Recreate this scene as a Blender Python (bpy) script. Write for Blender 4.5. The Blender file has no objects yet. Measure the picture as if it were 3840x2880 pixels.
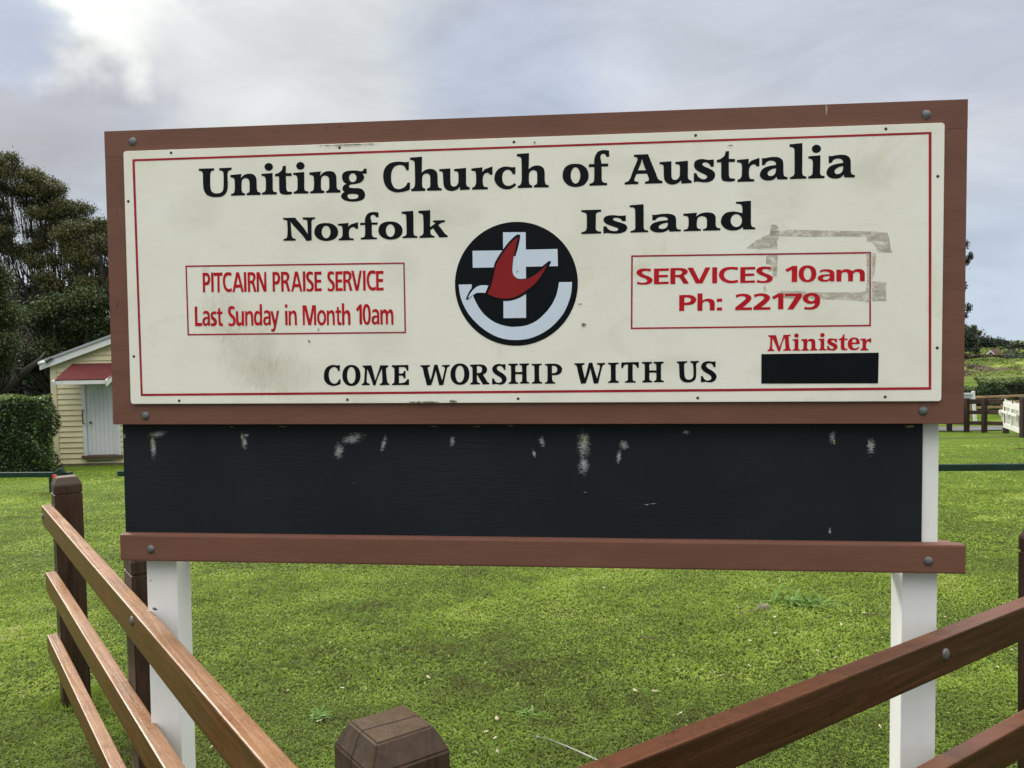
import bpy, bmesh, math, random
import numpy as np
from mathutils import Vector, Matrix, Euler
R = math.radians
random.seed(7); RNG = np.random.default_rng(7)
SC = bpy.context.scene; COL = SC.collection
# ------------------------------------------------------------------ camera
CAMZ, PITCH, ROLL, FPX = 1.62, -2.4, 1.2, 3100.0      # metres, degrees, degrees, pixels of a 3840 wide frame
def cam_axes():
    p, r = R(PITCH), R(ROLL)
    f = Vector((0, math.cos(p), math.sin(p))); x = Vector((1, 0, 0)); u = x.cross(f)
    return x*math.cos(r)-u*math.sin(r), x*math.sin(r)+u*math.cos(r), f
AX, AU, AF = cam_axes()
cd = bpy.data.cameras.new('camera'); cam = bpy.data.objects.new('camera', cd); COL.objects.link(cam)
cd.sensor_width = 36.0; cd.sensor_fit = 'HORIZONTAL'; cd.lens = 36.0*FPX/3840.0
cd.clip_start = 0.05; cd.clip_end = 6000
m = Matrix((AX, AU, -AF)).transposed().to_4x4(); m.translation = Vector((0, 0, CAMZ)); cam.matrix_world = m
SC.camera = cam
def at(px, py, Y):
    """real point at distance Y (metres north of the camera) that was measured at this spot of the photograph"""
    d = AX*((px-1920)/FPX)+AU*(-(py-1440)/FPX)+AF
    t = Y/d.y
    return Vector((0, 0, CAMZ))+d*t
# ------------------------------------------------------------------ world, sun, exposure
SUN_AZ, SUN_EL = -44.0, 31.0
w = bpy.data.worlds.new('World'); SC.world = w; w.use_nodes = True
nt = w.node_tree; nt.nodes.clear()
def N(t, tree=None, **k):
    n = (tree or nt).nodes.new(t)
    for a, b in k.items():
        if a == 'op': n.operation = b
        else: setattr(n, a, b)
    return n
def L(a, b, tree=None): (tree or nt).links.new(a, b)
out = N('ShaderNodeOutputWorld'); bg = N('ShaderNodeBackground'); bg.inputs[1].default_value = 0.1
sky = N('ShaderNodeTexSky'); sky.sky_type = 'NISHITA'; sky.sun_disc = False
sky.sun_elevation = R(SUN_EL); sky.sun_rotation = R(SUN_AZ); sky.air_density = 1.0; sky.dust_density = 2.0
tc = N('ShaderNodeTexCoord'); sep = N('ShaderNodeSeparateXYZ'); L(tc.outputs['Generated'], sep.inputs[0])
def math_(op, a, b=None, c=None, clamp=False, tree=None):
    n = N('ShaderNodeMath', tree, op=op); n.use_clamp = clamp
    for i, v in enumerate((a, b, c)):
        if v is None: continue
        if isinstance(v, (int, float)): n.inputs[i].default_value = v
        else: L(v, n.inputs[i], tree)
    return n.outputs[0]
zc = math_('MAXIMUM', sep.outputs[2], 0.0)
den = math_('ADD', zc, 0.22)
cx = math_('DIVIDE', sep.outputs[0], den); cy = math_('DIVIDE', sep.outputs[1], den)
comb = N('ShaderNodeCombineXYZ'); L(cx, comb.inputs[0]); L(cy, comb.inputs[1])
def noise_w(scale, det, rough, off, dist=0.0):
    mp = N('ShaderNodeMapping'); mp.inputs['Location'].default_value = off; L(comb.outputs[0], mp.inputs[0])
    n = N('ShaderNodeTexNoise'); n.inputs['Scale'].default_value = scale; n.inputs['Detail'].default_value = det
    n.inputs['Roughness'].default_value = rough; n.inputs['Distortion'].default_value = dist
    L(mp.outputs[0], n.inputs['Vector']); return n.outputs['Fac']
def ramp_(fac, stops, tree=None, interp='LINEAR'):
    r = N('ShaderNodeValToRGB', tree); r.color_ramp.interpolation = interp
    e = r.color_ramp.elements
    while len(e) < len(stops): e.new(0.5)
    for i, (p, c) in enumerate(stops):
        e[i].position = p; e[i].color = (c[0], c[1], c[2], 1) if len(c) == 3 else c
    L(fac, r.inputs[0], tree); return r.outputs[0]
def mix_(fac, a, b, tree=None, blend='MIX'):
    n = N('ShaderNodeMix', tree); n.data_type = 'RGBA'; n.blend_type = blend; n.clamp_factor = True
    for s, v in ((0, fac), (6, a), (7, b)):
        if isinstance(v, (int, float)): n.inputs[s].default_value = v
        elif isinstance(v, tuple): n.inputs[s].default_value = (v[0], v[1], v[2], 1)
        else: L(v, n.inputs[s], tree)
    return n.outputs[2]
n1 = noise_w(0.55, 3, 0.45, (3.1, 0.6, 0), 0.3)
n2 = noise_w(1.5, 5, 0.5, (7.3, 2.2, 0), 0.2)
cl = ramp_(math_('ADD', math_('MULTIPLY', n1, 0.7), math_('MULTIPLY', n2, 0.3)),
           [(0.34, (2.9, 3.25, 4.0)), (0.50, (3.4, 3.65, 4.2)), (0.64, (4.1, 4.25, 4.6))], interp='EASE')
wn = N('ShaderNodeTexNoise'); wn.inputs['Scale'].default_value = 6.5; wn.inputs['Detail'].default_value = 5; L(tc.outputs['Generated'], wn.inputs['Vector'])
wv_ = N('ShaderNodeVectorMath', op='MULTIPLY_ADD'); L(wn.outputs['Color'], wv_.inputs[0]); wv_.inputs[1].default_value = (0.24,)*3; wv_.inputs[2].default_value = (-0.12,)*3
wa = N('ShaderNodeVectorMath', op='ADD'); L(tc.outputs['Generated'], wa.inputs[0]); L(wv_.outputs[0], wa.inputs[1])
wz = N('ShaderNodeVectorMath', op='NORMALIZE'); L(wa.outputs[0], wz.inputs[0]); wob = wz.outputs[0]
# soft glow of the sun behind the cloud, broken by the cloud noise
def around(az, el, lo, hi):
    a, e_ = R(az), R(el)
    dv = N('ShaderNodeVectorMath', op='DOT_PRODUCT'); L(wob, dv.inputs[0])
    dv.inputs[1].default_value = (math.sin(a)*math.cos(e_), math.cos(a)*math.cos(e_), math.sin(e_))
    mr = N('ShaderNodeMapRange'); mr.interpolation_type = 'SMOOTHSTEP'; L(dv.outputs['Value'], mr.inputs[0])
    mr.inputs[1].default_value = lo; mr.inputs[2].default_value = hi; return mr.outputs[0]
for az_, el_, rad, amt, colr in ((-35, 10, 14, 0.9, (2.5, 2.62, 2.85)), (-38, 24, 9, 0.5, (5.2, 5.3, 5.2)), (-27, 14.5, 6, 0.6, (2.9, 3.0, 3.3)), (-12, 21, 14, 0.8, (4.75, 4.9, 4.85)), (12, 24, 17, 0.5, (4.1, 4.3, 4.6)), (-25.5, 20.0, 4.6, 1.0, (6.6, 6.75, 6.4)), (-19, 18, 7.0, 0.6, (5.0, 5.15, 5.0)), (-30.5, 20.0, 3.4, 0.95, (2.9, 3.4, 4.4)), (0, 15, 10, 0.45, (2.6, 3.15, 4.4))):
    g_ = around(az_, el_, math.cos(R(rad)), 1.0)
    cl = mix_(math_('MULTIPLY', g_, amt), cl, colr)
hz = N('ShaderNodeMapRange'); L(sep.outputs[2], hz.inputs[0]); hz.inputs[1].default_value = 0.0; hz.inputs[2].default_value = 0.22
hz.inputs[3].default_value = 0.75; hz.inputs[4].default_value = 0.0
cl = mix_(hz.outputs[0], cl, (3.9, 4.75, 5.7))
# thick cloud is brighter overhead than near the horizon (overcast sky law)
up = N('ShaderNodeMapRange'); up.interpolation_type = 'SMOOTHSTEP'; L(sep.outputs[2], up.inputs[0])
up.inputs[1].default_value = 0.38; up.inputs[2].default_value = 0.80; up.inputs[3].default_value = 0.0; up.inputs[4].default_value = 1.0
streak = N('ShaderNodeMapping'); L(tc.outputs['Generated'], streak.inputs[0]); streak.inputs['Scale'].default_value = (2.2, 2.2, 6.5); streak.inputs['Rotation'].default_value = (0, 0.25, 0)
sn = N('ShaderNodeTexNoise'); sn.inputs['Scale'].default_value = 2.6; sn.inputs['Detail'].default_value = 7; sn.inputs['Roughness'].default_value = 0.55; sn.inputs['Distortion'].default_value = 0.5; L(streak.outputs[0], sn.inputs['Vector'])
sc_v = N('ShaderNodeVectorMath', op='SCALE'); L(cl, sc_v.inputs[0]); L(math_('ADD', math_('MULTIPLY', sn.outputs['Fac'], 0.62), 0.69), sc_v.inputs['Scale'])
cl = mix_(0.04, sc_v.outputs[0], sky.outputs[0])
cl = mix_(up.outputs[0], cl, (20.5, 20.0, 19.0))
L(cl, bg.inputs[0]); L(bg.outputs[0], out.inputs[0])
sd = bpy.data.lights.new('sun', 'SUN'); sd.energy = 1.5; sd.angle = R(10); sd.color = (1.0, 0.95, 0.86)
so = bpy.data.objects.new('sun', sd); COL.objects.link(so); so.location = (-20, 35, 30)
so.rotation_euler = Vector((math.sin(R(SUN_AZ))*math.cos(R(SUN_EL)), math.cos(R(SUN_AZ))*math.cos(R(SUN_EL)), math.sin(R(SUN_EL)))).to_track_quat('Z', 'Y').to_euler()
SC.view_settings.view_transform = 'Standard'; SC.view_settings.look = 'None'
SC.view_settings.exposure = 0.64; SC.view_settings.gamma = 1.0; SC.view_settings.use_curve_mapping = False
SC.render.engine = 'CYCLES'
# ------------------------------------------------------------------ object helpers
def tag(o, label=None, cat=None, group=None, kind=None):
    if label: o['label'] = label
    if cat: o['category'] = cat
    if group: o['group'] = group
    if kind: o['kind'] = kind
    return o
def link(name, data, parent=None, loc=None, rot=None):
    o = bpy.data.objects.new(name, data); COL.objects.link(o)
    if parent: o.parent = parent
    if loc is not None: o.location = loc
    if rot is not None: o.rotation_euler = rot
    return o
def thing(name, label, cat, loc=(0, 0, 0), rot=(0, 0, 0), group=None):
    return tag(link(name, None, None, loc, rot), label, cat, group)
def mesh(name, verts, faces, mat, smooth=False):
    me = bpy.data.meshes.new(name); me.from_pydata([tuple(v) for v in verts], [], faces)
    me.materials.append(mat)
    if smooth: me.polygons.foreach_set('use_smooth', [True]*len(me.polygons))
    me.update(); return me
def obj(name, verts, faces, mat, parent=None, loc=None, rot=None, smooth=False):
    return link(name, mesh(name, verts, faces, mat, smooth), parent, loc, rot)
def bm_obj(name, bm, mat, parent=None, loc=None, rot=None, smooth=False):
    me = bpy.data.meshes.new(name); bm.normal_update(); bm.to_mesh(me); bm.free(); me.materials.append(mat)
    if smooth: me.polygons.foreach_set('use_smooth', [True]*len(me.polygons))
    return link(name, me, parent, loc, rot)
def box_bm(x0, x1, y0, y1, z0, z1, bev=0.0, seg=2, bm=None):
    b = bm or bmesh.new()
    vs = [b.verts.new(v) for v in ((x0,y0,z0),(x1,y0,z0),(x1,y1,z0),(x0,y1,z0),(x0,y0,z1),(x1,y0,z1),(x1,y1,z1),(x0,y1,z1))]
    fs = [b.faces.new([vs[i] for i in f]) for f in ((0,3,2,1),(4,5,6,7),(0,1,5,4),(1,2,6,5),(2,3,7,6),(3,0,4,7))]
    if bev:
        es = {e for f in fs for e in f.edges}
        bmesh.ops.bevel(b, geom=list(es), offset=bev, segments=seg, affect='EDGES', profile=0.6)
    return b
def box(name, x0, x1, y0, y1, z0, z1, mat, parent=None, bev=0.0, loc=None, rot=None):
    return bm_obj(name, box_bm(x0, x1, y0, y1, z0, z1, bev), mat, parent, loc, rot)
def big_mesh(name, V, F4=None, F3=None, mat=None, smooth=False, tint=None):
    """fast mesh from numpy arrays of quads and triangles"""
    me = bpy.data.meshes.new(name)
    nq = 0 if F4 is None else len(F4); n3 = 0 if F3 is None else len(F3)
    me.vertices.add(len(V)); me.vertices.foreach_set('co', np.asarray(V, np.float32).ravel())
    li = np.concatenate([a.ravel() for a in (F4, F3) if a is not None and len(a)]).astype(np.int32)
    me.loops.add(len(li)); me.loops.foreach_set('vertex_index', li)
    me.polygons.add(nq+n3)
    st = np.concatenate([np.arange(nq)*4, nq*4+np.arange(n3)*3]).astype(np.int32)
    me.polygons.foreach_set('loop_start', st)
    if smooth: me.polygons.foreach_set('use_smooth', np.ones(nq+n3, bool))
    me.update(calc_edges=True)
    if tint is not None:
        a = me.attributes.new('tint', 'FLOAT', 'POINT'); a.data.foreach_set('value', np.asarray(tint, np.float32))
    if mat: me.materials.append(mat)
    return me
# ------------------------------------------------------------------ materials
MATS = {}
def new_mat(name):
    mt = bpy.data.materials.new(name); mt.use_nodes = True
    t = mt.node_tree; b = t.nodes['Principled BSDF']; MATS[name] = mt
    return mt, t, b
def coords(t, kind='Object', scale=(1, 1, 1)):
    c = N('ShaderNodeTexCoord', t); mp = N('ShaderNodeMapping', t); mp.inputs['Scale'].default_value = scale
    L(c.outputs[kind], mp.inputs[0], t); return mp.outputs[0]
def noise(t, vec, scale=5, det=5, rough=0.6, dist=0.0, col=False):
    n = N('ShaderNodeTexNoise', t); n.inputs['Scale'].default_value = scale; n.inputs['Detail'].default_value = det
    n.inputs['Roughness'].default_value = rough; n.inputs['Distortion'].default_value = dist
    if vec is not None: L(vec, n.inputs['Vector'], t)
    return n.outputs['Color' if col else 'Fac']
def bump(t, b, h, strength=0.3, dist=0.01):
    n = N('ShaderNodeBump', t); n.inputs['Strength'].default_value = strength; n.inputs['Distance'].default_value = dist
    L(h, n.inputs['Height'], t); L(n.outputs[0], b.inputs['Normal'], t)
def mul(c, k): return (c[0]*k, c[1]*k, c[2]*k)
def painted(name, c, rough=0.45, var=0.12, scale=6, bscale=60, bstr=0.12, dirt=None, stretch=(1, 1, 1), spec=0.4):
    mt, t, b = new_mat(name)
    v = coords(t, 'Object', stretch)
    f = noise(t, v, scale, 6, 0.6)
    colr = ramp_(f, [(0.3, mul(c, 1-var)), (0.55, c), (0.75, tuple(min(1, x*(1+var*0.6)) for x in c))], t)
    if dirt:
        f2 = noise(t, v, scale*0.6+2, 8, 0.75, 0.6)
        colr = mix_(ramp_(f2, [(0.55, (0, 0, 0)), (0.78, (0.55,)*3)], t), colr, dirt, t)
    L(colr, b.inputs['Base Color'], t)
    rr = ramp_(noise(t, v, scale*3, 4), [(0.3, (rough-0.08,)*3), (0.7, (rough+0.1,)*3)], t); L(rr, b.inputs['Roughness'], t)
    b.inputs['Specular IOR Level'].default_value = spec
    bump(t, b, noise(t, coords(t, 'Object', (1, 1, 1) if stretch == (1, 1, 1) else stretch), bscale, 5), bstr, 0.003)
    return mt
def timber(name, c_lo, c_hi, worn, worn_amt=0.35, rough=0.5, axis='X', split=False):
    """stained timber: grain runs along the object's own long axis"""
    mt, t, b = new_mat(name)
    s = {'X': (1.2, 22, 22), 'Z': (22, 22, 1.2)}[axis]
    rnd = N('ShaderNodeObjectInfo', t)
    c = N('ShaderNodeTexCoord', t); ad = N('ShaderNodeVectorMath', t, op='ADD')
    mvec = N('ShaderNodeCombineXYZ', t)
    for i in range(3): L(math_('MULTIPLY', rnd.outputs['Random'], (7.0, 3.0, 5.0)[i], tree=t), mvec.inputs[i], t)
    L(c.outputs['Object'], ad.inputs[0], t); L(mvec.outputs[0], ad.inputs[1], t)
    mp = N('ShaderNodeMapping', t); mp.inputs['Scale'].default_value = s; L(ad.outputs[0], mp.inputs[0], t)
    g = noise(t, mp.outputs[0], 1.6, 9, 0.65, 0.9)
    big = noise(t, ad.outputs[0], 2.3, 5, 0.6, 0.5)
    fine = noise(t, ad.outputs[0], 55, 4, 0.65)
    base = ramp_(g, [(0.38, mul(c_lo, 0.8)), (0.5, tuple((a_+b_)/2 for a_, b_ in zip(c_lo, c_hi))), (0.62, mul(c_hi, 1.15))], t)
    wm = math_('MULTIPLY', ramp_(math_('ADD', math_('MULTIPLY', big, 0.65), math_('MULTIPLY', g, 0.35), tree=t), [(0.45, (0, 0, 0)), (0.58, (1, 1, 1))], t), worn_amt, tree=t)
    gn_ = N('ShaderNodeNewGeometry', t); sz_ = N('ShaderNodeSeparateXYZ', t); L(gn_.outputs['Normal'], sz_.inputs[0], t)
    upf = N('ShaderNodeMapRange', t); L(sz_.outputs[2], upf.inputs[0], t); upf.inputs[1].default_value = 0.2; upf.inputs[2].default_value = 0.9; upf.inputs[3].default_value = 0.25; upf.inputs[4].default_value = 1.6   # worn tone raised on upward faces: weathering plus painted-in light from above
    wm = math_('MULTIPLY', wm, upf.outputs[0], clamp=True, tree=t)
    colr = mix_(wm, base, worn, t)
    spots = math_('MULTIPLY', ramp_(fine, [(0.58, (0, 0, 0)), (0.64, (1, 1, 1))], t), ramp_(big, [(0.45, (0.1,)*3), (0.6, (1, 1, 1))], t), tree=t)
    colr = mix_(math_('MULTIPLY', spots, 0.55, tree=t), colr, mul(c_lo, 0.45), t)
    # old stain left redder in some stretches and greenish-yellow with algae in others
    d2 = noise(t, ad.outputs[0], 3.4, 7, 0.7, 0.8)
    colr = mix_(math_('MULTIPLY', ramp_(d2, [(0.52, (0, 0, 0)), (0.66, (1, 1, 1))], t), 0.55, tree=t), colr, (c_hi[0]*0.95, c_hi[1]*0.62, c_hi[2]*0.55), t)
    colr = mix_(math_('MULTIPLY', ramp_(d2, [(0.34, (1, 1, 1)), (0.46, (0, 0, 0))], t), 0.45, tree=t), colr, (c_hi[0]*0.75, c_hi[1]*1.05, c_hi[2]*0.95), t)
    scr = noise(t, mp.outputs[0], 7.0, 4, 0.8)
    colr = mix_(math_('MULTIPLY', ramp_(scr, [(0.62, (0, 0, 0)), (0.70, (1, 1, 1))], t), 0.5, tree=t), colr, mul(worn, 1.15), t)
    # dark drying cracks along the grain
    mp2 = N('ShaderNodeMapping', t); mp2.inputs['Scale'].default_value = tuple(k*(0.5 if k < 2 else 1.7) for k in s); L(ad.outputs[0], mp2.inputs[0], t)
    cr = ramp_(noise(t, mp2.outputs[0], 2.0, 3, 0.5), [(0.24, (1, 1, 1)), (0.29, (0, 0, 0))], t)
    colr = mix_(math_('MULTIPLY', cr, 0.7, tree=t), colr, mul(c_lo, 0.3), t)
    if split:   # one long drying split runs down the post and over its top
        so_ = N('ShaderNodeSeparateXYZ', t); L(c.outputs['Object'], so_.inputs[0], t)
        wn_ = noise(t, coords(t, 'Object', (3, 3, 9)), 1.0, 3, 0.5)
        dx_ = math_('ABSOLUTE', math_('ADD', so_.outputs[0], math_('MULTIPLY', math_('SUBTRACT', wn_, 0.5, tree=t), 0.03, tree=t), tree=t), tree=t)
        ln2 = N('ShaderNodeMapRange', t); L(dx_, ln2.inputs[0], t); ln2.inputs[1].default_value = 0.0008; ln2.inputs[2].default_value = 0.0020; ln2.inputs[3].default_value = 1.0; ln2.inputs[4].default_value = 0.0
        colr = mix_(ln2.outputs[0], colr, (0.004, 0.003, 0.002), t); cr = math_('ADD', cr, math_('MULTIPLY', ln2.outputs[0], 3.0, tree=t), tree=t)
    L(colr, b.inputs['Base Color'], t)
    L(ramp_(g, [(0.35, (rough-0.10,)*3), (0.65, (rough+0.12,)*3)], t), b.inputs['Roughness'], t); b.inputs['Specular IOR Level'].default_value = 0.35
    bump(t, b, math_('SUBTRACT', math_('ADD', g, math_('MULTIPLY', fine, 0.25, tree=t), tree=t), cr, tree=t), 0.7, 0.004)
    return mt
def leafy(name, stops, rough=0.5, trans=0.3, patch=0.6):
    mt, t, b = new_mat(name)
    at_ = N('ShaderNodeAttribute', t); at_.attribute_name = 'tint'
    geo = N('ShaderNodeNewGeometry', t)
    pn = noise(t, geo.outputs['Position'], patch, 3, 0.5)
    f = math_('ADD', math_('MULTIPLY', at_.outputs['Fac'], 0.62, tree=t), math_('MULTIPLY', pn, 0.45, tree=t), tree=t)
    c = ramp_(f, stops, t)
    L(c, b.inputs['Base Color'], t); b.inputs['Roughness'].default_value = rough
    b.inputs['Specular IOR Level'].default_value = 0.3
    if trans:
        tr = N('ShaderNodeBsdfTranslucent', t); L(c, tr.inputs[0], t)
        mx = N('ShaderNodeMixShader', t); mx.inputs[0].default_value = trans
        L(b.outputs[0], mx.inputs[1], t); L(tr.outputs[0], mx.inputs[2], t)
        L(mx.outputs[0], t.nodes['Material Output'].inputs[0], t)
    return mt
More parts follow.
